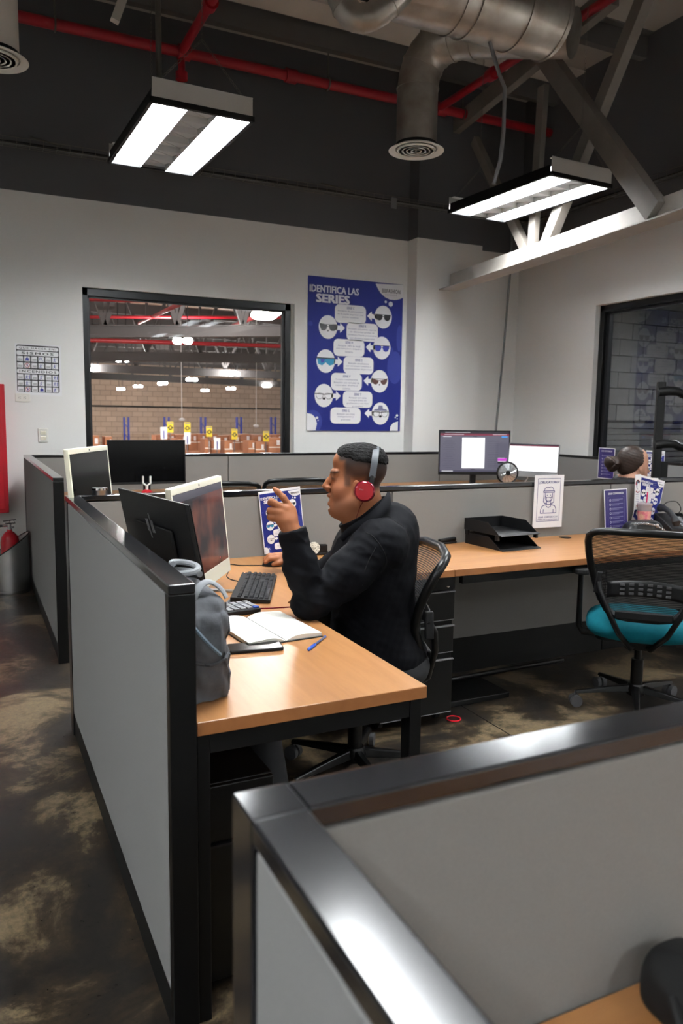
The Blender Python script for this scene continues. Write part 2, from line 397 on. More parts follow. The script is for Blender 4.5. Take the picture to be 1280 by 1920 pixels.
# back wall with the warehouse window
wx0, wx1, wz0, wz1 = .945, 2.958, .93, 2.522
wb = MB(); wb.box(-4, WY, 0, wx0, WY+.2, RZ); wb.box(wx1, WY, 0, RX+.2, WY+.2, RZ); wb.box(wx0, WY, 0, wx1, WY+.2, wz0); wb.box(wx0, WY, wz1, wx1, WY+.2, RZ)
wall_back = struct('wall_back', wb, 'wall_paint')
w1 = root('window_1', (1.95, WY+.06, wz0), 'wide black framed interior window looking into the warehouse', 'window', kind='structure')
fy0, fy1 = WY+.03, WY+.09
m = MB(); m.box(wx0, fy0, wz1-.07, wx1-.03, fy1, wz1); m.box(wx0, fy0, wz0, wx1-.03, fy1, wz0+.06); m.box(wx0, fy0, wz0, wx0+.05, fy1, wz1); m.box(wx1-.09, fy0, wz0, wx1-.03, fy1, wz1)
m.build('window_frame', 'black_satin', w1, bevel=.004)
m = MB(); m.box(wx1-.115, fy0+.02, wz0+.06, wx1-.09, fy1-.01, wz1-.07); m.box(wx0+.05, fy0+.02, wz0+.06, wx0+.065, fy1-.01, wz1-.07); m.box(wx0+.05, fy0+.02, wz1-.085, wx1-.09, fy1-.01, wz1-.07)
m.build('glazing_bead', 'dark_plastic', w1)
bx(wx0+.05, fy0+.035, wz0+.05, wx1-.09, fy0+.041, wz1-.06).build('pane', 'window_glass', w1)
bx(wx1-.03, fy0+.02, wz0, wx1, fy1, wz1).build('reveal', 'white_plastic', w1)
# right wall with the side window
ja = PX(1117, 573, RX); jb = PX(1132, 575, RX+.06); ry1, rz1 = float(ja[1]), float(ja[2]); ry0 = 2.6; rz0 = .93
m = MB(); m.box(RX, ry1, 0, RX+.2, WY, RZ); m.box(RX, -4.5, 0, RX+.2, ry0, RZ); m.box(RX, ry0, 0, RX+.2, ry1, rz0); m.box(RX, ry0, rz1, RX+.2, ry1, RZ)
wall_right = struct('wall_right', m, 'wall_paint')
w2 = root('window_2', (RX+.1, 4.2, rz0), 'black framed side window with poster reflections in its glass', 'window', kind='structure')
fa, fb = RX+.055, RX+.15; fyl = ry1-.005
m = MB(); m.box(fa, ry0, rz1-.065, fb, fyl, rz1); m.box(fa, ry0, rz0, fb, fyl, rz0+.06); m.box(fa, fyl-.06, rz0, fb, fyl, rz1); m.box(fa, ry0, rz0, fb, ry0+.06, rz1)
m.build('window_frame', 'black_satin', w2, bevel=.004)
m = MB(); m.box(fa+.035, fyl-.10, rz0+.06, fb-.01, fyl-.06, rz1-.065); m.box(fa+.035, ry0+.06, rz1-.09, fb-.01, fyl-.06, rz1-.065)
m.build('sash', 'dark_plastic', w2)
bx(fa+.06, ry0+.05, rz0+.05, fa+.066, fyl-.05, rz1-.06).build('pane', 'window_glass_side', w2)
# column, far walls, roof
struct('column', bx(4.24, WY-.19, 0, 5.05, WY+.02, RZ), 'wall_paint')
struct('wall_left', bx(-4.2, -4.5, 0, -4, WY+.2, RZ), 'wall_paint')
struct('wall_front', bx(-4.2, -4.7, 0, RX+.2, -4.5, RZ), 'wall_paint')
ceil = struct('ceiling', bx(-4.2, -4.7, RZ, RX+4.3, WY+.2, RZ+.08), 'roof_sheet')
for i in range(10):                         # purlins under the roof sheets
    y = 6.72-i*1.18
    m = MB(); m.box(-4, y-.004, RZ-.2, RX, y+.004, RZ); m.box(-4, y, RZ-.2, RX, y+.07, RZ-.19); m.box(-4, y-.07, RZ-.012, RX, y, RZ)
    struct('purlin', m, 'purlin_dark', ceil)
for i in range(5):                          # pale insulation bands of the roof sheets
    y = 6.95-i*2.36
    struct('roof_panel', bx(-4, y-.62, RZ-.03, RX, y-.28, RZ-.012), 'roof_paint', ceil)

# ---- the side room behind the right window: concrete block wall, rolled shutter slats
sr = struct('wall_side_room', bx(RX+.2, WY+.06, 0, 10, WY+.2, RZ), 'mortar')
bm_ = bx(-.195, -.05, -.0935, .195, .02, .0935).mesh('block', 'block_grey')
bh_ = bx(-.095, -.05, -.0935, .095, .02, .0935).mesh('block', 'block_grey')
for r in range(16):
    z = .72+r*.2; x = RX+.2+(.2 if r % 2 else .4)-.2
    for c in range(9):
        o = bpy.data.objects.new('block', bm_); COL.objects.link(o); o.parent = sr; o.location = (x+.2+c*.4, WY+.05, z); 
struct('floor_side_room', bx(RX+.2, -4.5, -.12, 10, WY+.2, 0), 'stained_concrete')
struct('wall_side_room_right', bx(10, -4.5, 0, 10.2, WY+.2, RZ), 'wall_upper')
sh = root('roller_shutter', (7.7, WY-.05, .02), 'grey slatted shutter seen low through the side window', 'shutter')
for i in range(19): bx(6.05, WY-.075, .03+i*.072, 9.4, WY-.045, .093+i*.072).build('slat', 'curtain_slat', sh, bevel=.006)
bx(6.0, WY-.09, 0, 6.05, WY-.02, 1.42).build('guide_rail', 'black_metal', sh); bx(9.4, WY-.09, 0, 9.45, WY-.02, 1.42).build('guide_rail', 'black_metal', sh)
bx(6.0, WY-.085, 1.398, 9.45, WY-.03, 1.425).build('head_rail', 'black_metal', sh)
solo('notice_sheet', bx(6.28, WY-.09, 1.19, 6.62, WY-.078, 1.36), 'paper', (6.45, WY-.085, 1.19), 'pale sheet of paper on the shutter behind the side window', 'paper')

# ================================================================== partitions
def partition(name, axis, c0, c1, cuts, label, kick=.10, ends=(True, True), cap_ext=(0, 0), inner='fabric_panel', outer='fabric_outer'):
    """axis 'y': runs along y between cuts, thickness x in c0..c1; axis 'x' likewise"""
    a, b = cuts[0], cuts[-1]; mid = (c0+c1)/2
    def B(u0, z0, u1, z1, d0, d1):
        return bx(d0, u0, z0, d1, u1, z1) if axis == 'y' else bx(u0, d0, z0, u1, d1, z1)
    base = (mid, (a+b)/2, 0) if axis == 'y' else ((a+b)/2, mid, 0)
    e = root(name, base, label, 'partition', 'grey office partitions')
    B(a-cap_ext[0], HP-.022, b+cap_ext[1], HP, c0, c1).build('cap', 'black_cap', e, bevel=.003)
    pw = .03
    if ends[0]: B(a, 0, a+pw, HP-.022, c0, c1).build('end_post', 'black_satin', e, bevel=.002)
    if ends[1]: B(b-pw, 0, b, HP-.022, c0, c1).build('end_post', 'black_satin', e, bevel=.002)
    for i in range(len(cuts)-1):
        u0 = cuts[i]+(pw if i == 0 and ends[0] else .004); u1 = cuts[i+1]-(pw if i == len(cuts)-2 and ends[1] else .004)
        B(u0, kick, u1, HP-.027, c0+.003, mid-.004).build('fabric_panel', outer if axis == 'y' else inner, e, bevel=.003)
        B(u0, kick, u1, HP-.027, mid+.004, c1-.003).build('fabric_panel', inner, e, bevel=.003)
        B(u0, 0, u1, kick, c0+.005, c1-.005).build('base_rail', 'kick_black', e, bevel=.002)
    B(a+.01, .02, b-.01, HP-.022, mid-.004, mid+.004).build('core', 'black_matte', e)
    return e
P1a, P1b = .364, .423
partition('office_partition', 'y', P1a, P1b, [1.586, 3.478], 'grey partition with black cap beside the grey bag, running along the left aisle')
partition('office_partition', 'x', 3.478, 3.536, [P1a, 1.977, 3.498, 5.02], 'grey partition with black cap behind the seated man and the document trays', kick=.2)
partition('office_partition', 'y', .406, .464, [4.51, 6.978], 'grey partition with black cap beside the steel bin at the far left aisle', ends=(True, False))
partition('office_partition', 'x', 6.978, 7.036, [.406, 2.186, 3.362, 4.538, 5.608], 'long grey partition with black cap below the warehouse window and poster')
partition('office_partition', 'y', 5.55, 5.608, [3.54, 5.2, 6.978], 'grey partition with black cap along the right wall under the side window', ends=(True, False))
N0, N1, NY0, NY1 = .212, .268, .614, .67
e = partition('office_partition', 'x', NY0, NY1, [N1, 1.5, 2.9], 'blurred nearest grey partition running to the right across the foreground', ends=(False, True))
partition('office_partition', 'y', N0, N1, [-1.2, NY0], 'blurred nearest partition running towards the lower edge, its cap shining white', ends=(True, False))
m = MB(); m.box(N0, NY0, 0, N1, NY1, HP); m.build('corner_post', 'black_cap', e, bevel=.002)

# ================================================================== desks
def desk_top(name, poly, parent, wood):
    me = MB().prism(poly, (0, 0, DZ-.032), (1, 0, 0), (0, 1, 0), (0, 0, .032)); o = me.build(name, [wood, 'desk_edge'], parent, bevel=.002)
    for p in o.data.polygons:
        if abs(p.normal.z) < .5: p.material_index = 1
    return o
d1 = root('corner_desk', (.8, 2.5, 0), 'corner desk with wood laminate top carrying keyboard, notebook and grey bag', 'desk')
desk_top('worktop', [(.4275, 1.602), (1.024, 1.602), (1.024, 2.56), (1.24, 2.838), (1.943, 2.838), (1.943, 3.4765), (.4275, 3.4765)], d1, 'desk_wood_long')
for (x0, x1, y0) in ((.431, .462, 1.62), (.986, 1.036-.016, 1.62), (.431, .47, 3.42)): bx(x0, y0, 0, x1, y0+.045, DZ-.033).build('leg', 'black_metal', d1, bevel=.002)
bx(.462, 1.622, DZ-.085, .986, 1.662, DZ-.033).build('front_rail', 'black_metal', d1, bevel=.002)
bx(.97, 1.665, DZ-.075, 1.0, 2.55, DZ-.033).build('side_rail', 'black_metal', d1)
bx(1.28, 2.85, DZ-.075, 1.935, 2.885, DZ-.033).build('side_rail', 'black_metal', d1)
d2 = root('straight_desk', (3.2, 3.15, 0), 'straight desk with wood laminate top carrying the black document trays', 'desk')
desk_top('worktop', [(1.9445, 2.838), (4.75, 2.838), (4.75, 3.4765), (1.9445, 3.4765)], d2, 'desk_wood')
for x in (4.66,): 
    for y in (2.86, 3.40): bx(x, y, 0, x+.045, y+.045, DZ-.033).build('leg', 'black_metal', d2, bevel=.002)
bx(2.0, 3.40, 0, 2.045, 3.44, DZ-.033).build('leg', 'black_metal', d2, bevel=.002)
bx(2.02, 2.885, DZ-.08, 4.66, 2.915, DZ-.033).build('front_rail', 'black_metal', d2)
MB().lathe([(0, 0), (.034, 0), (.034, .003), (.026, .005), (0, .004)], 24, (3.084, 3.40, DZ)).build('grommet', 'dark_plastic', d2, smooth=True)
MB().tube([(2.2, 3.28, .05), (2.6, 3.25, .07), (3.0, 3.28, .06)], .014, 10).build('cable_tube', 'black_satin', d2, smooth=True)
bx(2.06, 3.05, .0, 2.45, 3.30, .03).build('foot_plate', 'black_metal', d2, bevel=.005)
d3 = root('near_desk', (.9, .3, 0), 'blurred wood desk at the lower right corner behind the nearest partition', 'desk')
desk_top('worktop', [(N1+.002, -.05), (1.7, -.05), (1.7, NY0-.002), (N1+.002, NY0-.002)], d3, 'desk_wood')
for x in (.30, 1.62):
    for y in (-.02, .55): bx(x, y, 0, x+.045, y+.045, DZ-.033).build('leg', 'black_metal', d3)
# the desks of the middle and far stations, mostly hidden behind the partitions
d4 = root('far_desk', (2.9, 6.6, 0), 'wood desk below the warehouse window carrying the black and white screens', 'desk')
desk_top('worktop', [(.468, 6.3), (5.54, 6.3), (5.54, 6.975), (.468, 6.975)], d4, 'desk_wood')
for x in (.5, 3.0, 5.4): bx(x, 6.33, 0, x+.045, 6.38, DZ-.033).build('leg', 'black_metal', d4); 
for x in (.5, 3.0, 5.4): bx(x, 6.9, 0, x+.045, 6.95, DZ-.033).build('leg', 'black_metal', d4)
d5 = root('side_desk', (4.9, 5.2, 0), 'wood desk along the right wall carrying the bright page screen and fan', 'desk')
desk_top('worktop', [(4.3, 4.98), (5.54, 4.98), (5.54, 6.298), (4.3, 6.298)], d5, 'desk_wood_long')
for x, y in ((4.33, 5.0), (5.45, 5.0), (4.33, 6.2), (5.45, 6.2)): bx(x, y, 0, x+.045, y+.045, DZ-.033).build('leg', 'black_metal', d5)
def pedestal(label, x0, y0, w, d, zs, top):
    e = root('drawer_pedestal', (x0+w/2, y0+d/2, 0), label, 'drawers', 'black drawer pedestals')
    bx(x0, y0+.02, .045, x0+w, y0+d, top).build('body', 'black_metal', e, bevel=.003)
    for (za, zb) in zs:
        o = bx(x0+.004, y0, za, x0+w-.004, y0+.022, zb).build('drawer', 'black_satin', e, bevel=.003)
        m = MB(); m.obox((x0+w/2, y0-.003, zb-.001), (w/2-.004, 0, 0), (0, .005, .001), (0, -.0004, .0022)); m.build('pull', 'edge_glint', o); bx(x0+.006, y0-.002, za-.0005, x0+w-.006, y0+.004, za+.0022).build('lower_glint', 'edge_glint', o)  # thin pale strips painted as highlights along the drawer gaps
    m = MB(); m.lathe([(0, 0), (.010, 0), (.010, .006), (.006, .009), (0, .009)], 16, (x0+w-.045, y0-.0, zs[0][1]+.028), (0, -1, 0)); m.build('lock', 'chrome', e, smooth=True)
    bx(x0+.002, y0+.004, zs[0][1]+.006, x0+w-.002, y0+.022, top).build('top_strip', 'black_metal', e)
    for dx in (.04, w-.04):
        for dy in (.08, d-.06): MB().cyl((x0+dx-.012, y0+dy, .022), (x0+dx+.012, y0+dy, .022), .022, n=14).build('caster', 'black_rubber', e, smooth=True)
    return e
yz = lambda py: float(PY(852, py, 2.9)[2])
pedestal('black three drawer pedestal with silver lock under the desk behind the man', float(PY(851, 1200, 2.9)[0])-.39, 2.9, .39, .5, [(yz(1161), yz(1107)), (yz(1221), yz(1171)), (yz(1332), yz(1233))], DZ-.036)
e = root('computer_tower', (.565, 1.93, 0), 'black computer tower in the dark under the bag end of the desk', 'computer')
bx(.475, 1.735, .012, .655, 2.13, .53).build('body', 'black_metal', e, bevel=.004)
bx(.477, 1.72, .014, .653, 1.736, .375).build('front_panel', 'black_satin', e, bevel=.003); bx(.477, 1.72, .383, .653, 1.736, .528).build('front_panel', 'black_satin', e, bevel=.003)
bx(.478, 1.714, .372, .652, 1.722, .378).build('trim_strip', 'dark_plastic', e)
for x in (.49, .62):
    for y in (1.76, 2.09): bx(x, y, 0, x+.02, y+.02, .013).build('foot', 'black_rubber', e)

# ================================================================== ceiling lamps
LZ = 3.15
def lamp_proto(label):
    e = root('ceiling_lamp', (0, 0, 0), label, 'lamp', 'hanging office ceiling lamps', world=False)
    W, L = .31, .615
    m = MB(); m.box(-W, -L, 0, W, -L+.025, .032); m.box(-W, L-.025, 0, W, L, .032); m.box(-W, -L, 0, -W+.022, L, .032); m.box(W-.022, -L, 0, W, L, .032)
    m.build('frame', 'black_metal', e, bevel=.002)
    m = MB(); m.box(-W+.012, -L+.02, .07, W-.012, L-.02, .08); m.box(-W+.012, -L+.02, .03, -W+.02, L-.02, .08); m.box(W-.02, -L+.02, .03, W-.012, L-.02, .08)
    m.build('housing', 'black_metal', e)
    for s in (-1, 1):
        m = MB(); m.box(-W+.012, s*(L-.006)-.003, .03, W-.012, s*(L-.006)+.003, .135); m.box(-W+.03, min(s*(L-.003), s*(L-.05)), .132, W-.01, max(s*(L-.003), s*(L-.05)), .135)
        p = m.build('end_plate', 'end_plate', e)
        m = MB()
        for x, z in ((-.255, .10), (-.235, .055), (-.19, .082), (.22, .10), (.27, .098), (.25, .055)): m.cyl((x, s*(L-.003)-.001, z), (x, s*L+.002, z), .004, n=8)
        m.build('rivet', 'chrome', p)
    for s in (-1, 1):
        x0, x1 = sorted((s*.088, s*(W-.022)))
        bx(x0, -L+.025, .062, x1, L-.025, .066).build('lens', 'lamp_white', e)
        for k in range(1, 6): y = -L+.025+k*(2*L-.05)/6; bx(x0, y-.0012, .004, x1, y+.0012, .061).build('baffle', 'lamp_inner', e)
        for xx in (x0, x1): bx(xx-.0012, -L+.025, .004, xx+.0012, L-.025, .061).build('side_reflector', 'lamp_inner', e)
    m = MB()                                   # middle channel: reflecting walls and fins
    for k in range(6):
        y0 = -L+.025+k*(2*L-.05)/6; y1 = y0+(2*L-.05)/6; ym = (y0+y1)/2
        m.add([(-.088, y0, .012), (.088, y0, .012), (.088, y1, .05), (-.088, y1, .05)], [(0, 1, 2, 3)])
        m.add([(-.088, y1, .05), (.088, y1, .05), (.088, y1, .012), (-.088, y1, .012)], [(0, 1, 2, 3)])
        m.add([(-.088, y0, .012), (-.088, y1, .05), (-.088, y1, .012)], [(0, 1, 2)]); m.add([(.088, y0, .012), (.088, y1, .05), (.088, y1, .012)], [(0, 1, 2)])
        m.add([(-.088, y0, .011), (.088, y1, .045), (.088, y1, .049), (-.088, y0, .013)], [(0, 1, 2, 3)])
    m.build('louvre', 'louvre', e)
    for s in (-1, 1):
        a = [(-W+.06, s*(L-.03), .135), (0, s*(L-.03), .40), (W-.06, s*(L-.03), .135)]
        m = MB()
        for p, q in ((a[0], a[1]), (a[1], a[2]), (a[1], (0, s*(L-.03), RZ-LZ-.01))):   # chain of small links
            p, q = V(p), V(q); n = int(np.linalg.norm(q-p)/.03)
            for i in range(n):
                c = p+(q-p)*(i+.5)/n; d = unit(q-p); u = unit(np.cross(d, (0, 1, 0) if i % 2 else (.3, 1, .2)))
                m.tube([c+d*.017*math.cos(t)+u*.006*math.sin(t) for t in np.linspace(0, 2*math.pi, 7)[:-1]], .0016, 4, closed=True)
        o = m.build('chain', 'brass_grey', e); o['kind'] = 'stuff'
    return e
L1 = lamp_proto('hanging white strip lamp with black frame above the warehouse window'); L1.location = (1.275, 5.18, LZ); L1.rotation_euler = (0, 0, .03)
dup(L1, (4.085, 5.16, LZ), .05, 'hanging white strip lamp with black frame over the white roof beam')
dup(L1, (1.27, 2.475, LZ), .0, 'lit strip lamp above the seated man, only its corner at the top edge')
for x, y in ((4.09, 2.47), (4.09, -.25), (-1.55, -.25), (-2.6, 2.47), (-1.55, -2.95), (1.27, -2.95), (4.09, -2.95)):  # farthest left lamp is off the grid, added to light the aisle partition
    dup(L1, (x, y, LZ), 0, 'unseen strip lamp out of view around the office')

# ================================================================== sprinkler pipes
def rings(m, a, b, ts, r, w=.03):
    a, b = V(a), V(b); d = unit(b-a)
    for t in ts: c = a+(b-a)*t; m.cyl(c-d*w, c+d*w, r, n=16)
yp = 6.8; A = PY(0, 32, yp); B = PY(1085, 255, yp); z_ = (A[2]+B[2])/2
e = root('sprinkler_pipe', (3, yp, z_), 'long red sprinkler pipe running below the roof along the back wall', 'pipe', 'red sprinkler pipes')
pa, pb = (-3.9, yp, z_), (5.68, yp, z_)
m = MB(); m.cyl(pa, pb, .043); m.build('pipe', 'red_pipe', e, smooth=True)
xs = [PY(px, 110, yp)[0] for px in (545, 345, 830)]
for x in xs: MB().cyl((x-.05, yp, z_), (x+.05, yp, z_), .06).build('coupling', 'red_pipe', e, smooth=True)
for px in (615, 105, 870):
    x = PY(px, 120, yp)[0]; m = MB(); m.cyl((x, yp, z_+.05), (x, yp, RZ-.02), .006, n=8); m.tube([(x, yp+.052*math.sin(t), z_+.052*math.cos(t)) for t in np.linspace(0, 6.28, 17)], .007, 6); m.build('hanger', 'brass_grey', e)
m = MB(); m.cyl((-3.9, yp+.12, z_+.09), (5.68, yp+.12, z_+.09), .012, n=8)
solo('conduit', m, 'brass_grey', (1, yp+.12, z_+.09), 'thin metal conduit running just above the long red pipe', 'conduit', smooth=True)
for k, (p0, p1, lab) in enumerate((((340, 118), (400, 0), 'short red branch pipe crossing above the left hanging lamp'), ((822, 205), (1100, 0), 'red branch pipe running forward beside the large round duct'))):
    a = PY(*p0, yp); x = float(a[0]); q = root('sprinkler_pipe', (x, 4.5, z_), lab, 'pipe', 'red sprinkler pipes')
    MB().cyl((x, yp+.02, z_+.0), (x+.0, -3, z_+.0), .036).build('pipe', 'red_pipe', q, smooth=True)
    MB().cyl((x, 5.9, z_), (x, 5.98, z_), .055).build('coupling', 'red_pipe', q, smooth=True)
    if k == 0: m = MB(); m.cyl((x, yp, z_), (x, yp, z_-.16), .03); m.cyl((x, yp, z_-.16), (x, yp, z_-.22), .05); m.build('drop_fitting', 'red_pipe', q, smooth=True)

# ================================================================== air ducts
def duct(pts, r, n=28, cor=0): 
    m = MB(); m.tube(pts, r, n); return m
def bez(p0, p1, p2, n=10): return [(1-t)**2*V(p0)+2*t*(1-t)*V(p1)+t*t*V(p2) for t in np.linspace(0, 1, n)]
DF = PD(780, 284, 5.5); yd = 4.75
Cend = PY(1030, 10, 4.1); zc = float(PY(940, 15, 4.1)[2]); zc = min(zc, RZ-.3)
e = root('main_duct', (2.2, 4.1, zc), 'large round galvanised duct running along the roof with closed end', 'duct')
R_ = .215; xe = float(Cend[0])
duct([(-3.8, 4.1, zc), (xe, 4.1, zc)], R_, 36).build('duct_body', 'galvanised', e, smooth=True)
for x in (xe-.01, xe-.28, xe-.62, xe-.72, xe-1.3, xe-1.9, xe-2.6): duct([(x-.008, 4.1, zc), (x+.008, 4.1, zc)], R_+.008, 36).build('seam_ring', 'galvanised', e, smooth=True)
duct([(xe, 4.1, zc), (xe+.02, 4.1, zc)], R_-.006, 36).build('end_cap', 'galvanised', e, smooth=True)
e = root('branch_duct', tuple(DF), 'bent round galvanised duct coming down to the round ceiling vent', 'duct')
r2 = .145; top = V((DF[0], DF[1], DF[2]+.02)); k1 = V((DF[0], DF[1], DF[2]+.42)); el = V((DF[0]+.02, DF[1]-.0, DF[2]+.78)); en = V((DF[0]+.62, 4.1, zc-.02))
mid = el+(en-el)*.38
path = [top, k1]+bez(k1, el, mid, 9)[1:]+[en]
duct(path, r2, 28).build('duct_body', 'galvanised', e, smooth=True)
for i in (1, 3, 5, 7, 9):
    p = path[i]; d = unit(path[i+1]-path[i-1]); MB().tube([p-d*.006, p+d*.006], r2+.006, 28).build('seam_ring', 'galvanised', e, smooth=True)
def vent(loc, label):
    e = root('ceiling_vent', loc, label, 'vent', 'round ceiling vents', world=False)
    MB().lathe([(.145, .03), (.15, .012), (.195, 0), (.198, .004), (.152, .02), (.148, .03)], 40).build('flange', 'white_plastic', e, smooth=True)
    for k in range(4):
        r = .03+k*.031; MB().lathe([(r, .001), (r+.007, .012), (r+.014, .011), (r+.010, -.001), (r, .001)], 36).build('ring', 'white_plastic', e, smooth=True)
    MB().lathe([(0, .0), (.02, .002), (.022, .012), (0, .016)], 24).build('hub', 'white_plastic', e, smooth=True)
    MB().cyl((0, 0, .028), (0, 0, .05), .146, n=30).build('throat', 'black_matte', e)
    return e
vent(tuple(DF), 'round white ceiling vent under the bent silver duct')
DL = PD(-12, 112, 4.6); vent(tuple(DL), 'round white ceiling vent cut by the upper left edge')
e = root('branch_duct', tuple(DL), 'dark vertical duct above the vent at the upper left edge', 'duct'); duct([tuple(DL+V((0, 0, .02))), tuple(DL+V((0, 0, RZ-DL[2]-.02)))], .145).build('duct_body', 'roof_paint', e, smooth=True)
a, b, c_ = PD(632, -30, 3.9), PD(672, 62, 3.9), PD(770, -40, 3.9)
e = root('flexible_duct', tuple(b), 'curved silver duct elbow beside the top edge lamp', 'duct')
duct([a+V((0, 0, .3))]+bez(a, b+(b-(a+c_)/2)*.45, c_, 11)+[c_+V((.1, 0, .25))], .068, 20).build('duct_body', 'galvanised', e, smooth=True)
for i in (2, 5, 8):
    pth = bez(a, b+(b-(a+c_)/2)*.45, c_, 11); p = pth[i]; d = unit(pth[i+1]-pth[i-1]); MB().tube([p-d*.005, p+d*.005], .072, 20).build('seam_ring', 'galvanised', e, smooth=True)

# ================================================================== roof truss on the right
S0 = PY(822, 544, WY-.19); zt = float(S0[2]); E0 = PZ(1280, 392, zt); dd = unit(E0-S0); nn = V((-dd[1], dd[0], 0)); 
if nn[0] < 0: nn = -nn
ctr = S0+nn*.1
e = root('roof_truss', tuple(ctr+dd*2), 'pale painted steel roof truss with crossing diagonals on the right', 'truss')
Lb = 9.0; a = ctr; b = ctr+dd*Lb
m = MB(); m.beam(a+V((0, 0, .006)), b+V((0, 0, .006)), .2, .012); m.build('bottom_flange', 'beam_paint', e, bevel=.002)
m = MB(); m.beam(a+V((0, 0, .085))+dd*.06, b+V((0, 0, .085)), .012, .15); m.build('bottom_web', 'beam_paint', e)
TP = lambda px, py: PN(px, py, ctr, nn)
def member(name, p, q, w=.11, t=.075, side=0.):
    p, q = TP(*p)+nn*side, TP(*q)+nn*side; d = unit(q-p); m = MB(); u = np.cross(d, nn)
    m.obox((p+q)/2, u*w/2, d*np.linalg.norm(q-p)/2, nn*t/2); o = m.build(name, 'beam_paint_shaded', e, bevel=.003); return o  # members take the shaded tone of the same paint
member('diagonal', (1236, 398), (1000, 70), .15, .09, -.02)
member('diagonal', (1004, 482), (1208, -40), .115, .08, .06)
member('diagonal', (980, 478), (880, 262), .09, .06, .06)
member('vertical_post', (992, 470), (1013, 160), .10, .05, .03)
member('top_chord', (800, 272), (1140, -15), .16, .08, .06)

# ================================================================== wire cable trays
def tray(name, a, b, label, nrm):
    a, b = V(a), V(b); d = unit(b-a); L = np.linalg.norm(b-a); up = V((0, 0, 1)); n = V(nrm); e = root(name, tuple((a+b)/2), label, 'cable tray', 'wire cable trays')
    m = MB()
    for o in (n*.0+up*.05, n*.0, n*.05, n*.1, n*.1+up*.05): m.tube([a+o, b+o], .0028, 5)
    o = m.build('long_wire', 'brass_grey', e); o['kind'] = 'stuff'
    m = MB(); k = int(L/.1)
    for i in range(k+1):
        c = a+d*L*i/k; m.tube([c+up*.05, c, c+n*.1, c+n*.1+up*.05], .0022, 4)
    o = m.build('cross_wire', 'brass_grey', e); o['kind'] = 'stuff'
    for j in range(3):
        rnd = random.Random(j); pts = [a+d*L*t+n*(.03+.02*j+.01*rnd.random())+up*(.012+.012*rnd.random()) for t in np.linspace(0, 1, 40)]
        MB().tube(pts, .006, 6).build('cable', 'black_plastic' if j else 'grey_plastic', e, smooth=True)
    return e
zt1 = float(PY(0, 268, WY-.26)[2])
tr1 = tray('cable_tray', (-3.9, WY-.2, zt1), (RX-.12, WY-.2, zt1), 'wire mesh cable tray with cables along the dark back wall', (0, -1, 0))
for px in (90, 640):
    x = float(PY(px, 270, WY-.2)[0]); MB().tube([(x-.12, WY-.004, zt1+.16), (x+.1, WY-.28, zt1+.04)], .006, 6).build('bracket', 'brass_grey', tr1)
tray('cable_tray', (RX-.012, -3, zt1), (RX-.012, WY-.32, zt1), 'wire mesh cable tray with cables along the dark right wall', (-1, 0, 0))
x = float(PY(737, 388, WY-.31)[0]); solo('junction_box', bx(x-.03, WY-.33, zt1-.07, x+.03, WY-.31, zt1+.03), 'grey_plastic', (x, WY-.32, zt1-.07), 'small grey box hanging under the cable tray', 'box', bevel=.003)
a = PY(957, 500, WY-.06); b = PY(930, 800, WY-.06)
solo('wall_cable', MB().tube([a+V((.0, 0, .5)), a, (a+b)/2+V((.004, 0, 0)), b, b-V((.03, 0, .6))], .012, 8), 'grey_plastic', tuple(b), 'grey conduit hanging down the wall beside the column', 'conduit', smooth=True)
a = [PD(px, py, 4.7) for px, py in ((936, 140), (946, 165), (944, 240), (938, 300), (925, 345))]
solo('flexible_conduit', MB().tube([V((a[0][0]-.16, a[0][1], RZ-.01)), a[0]+V((-.12, 0, .25))]+a, .012, 8), 'grey_plastic', tuple(a[-1]), 'flexible grey conduit hanging down to the right strip lamp', 'conduit', smooth=True)
a = PD(298, 146, 4.65); solo('hanging_rod', MB().cyl(tuple(a), (a[0], a[1], RZ-.01), .018, n=10), 'brass_grey', tuple(a), 'grey metal rod hanging from the roof beside the left lamp', 'rod', smooth=True)
a = PY(215, 40, 6.0); solo('roof_brace', MB().beam(tuple(a), (a[0]+.25, a[1], RZ-.02), .06, .06), 'roof_paint', tuple(a), 'short pale steel brace under the roof at the upper left', 'brace')

# ================================================================== the warehouse behind the window
FZ = -3.0
struct('floor_warehouse', bx(-14, WY+.3, FZ-.1, 34, 49, FZ), 'warehouse_floor')
o = struct('wall_warehouse', bx(-14, 48, FZ, 34, 48.3, 6), 'far_block')
struct('wall_warehouse_left', bx(-14.2, WY+.3, FZ, -14, 48, 6), 'far_block'); struct('wall_warehouse_right', bx(34, WY+.3, FZ, 34.2, 48, 6), 'far_block')
zl = float(PY(350, 764, 47.9)[2])
solo('wall_pipe', MB().cyl((-13, 47.9, zl), (33, 47.9, zl), .05, n=8), 'black_metal', (6, 47.9, zl), 'thin dark pipe line across the far block wall', 'pipe')
wr = struct('ceiling_warehouse', bx(-14, WY+.3, 4.6, 34, 48, 4.7), 'warehouse_deck')
for i in range(14):
    y = 9+i*2.9; m = MB(); m.box(-14, y-.1, 4.3, 34, y+.1, 4.6); struct('purlin', m, 'truss_grey', wr)
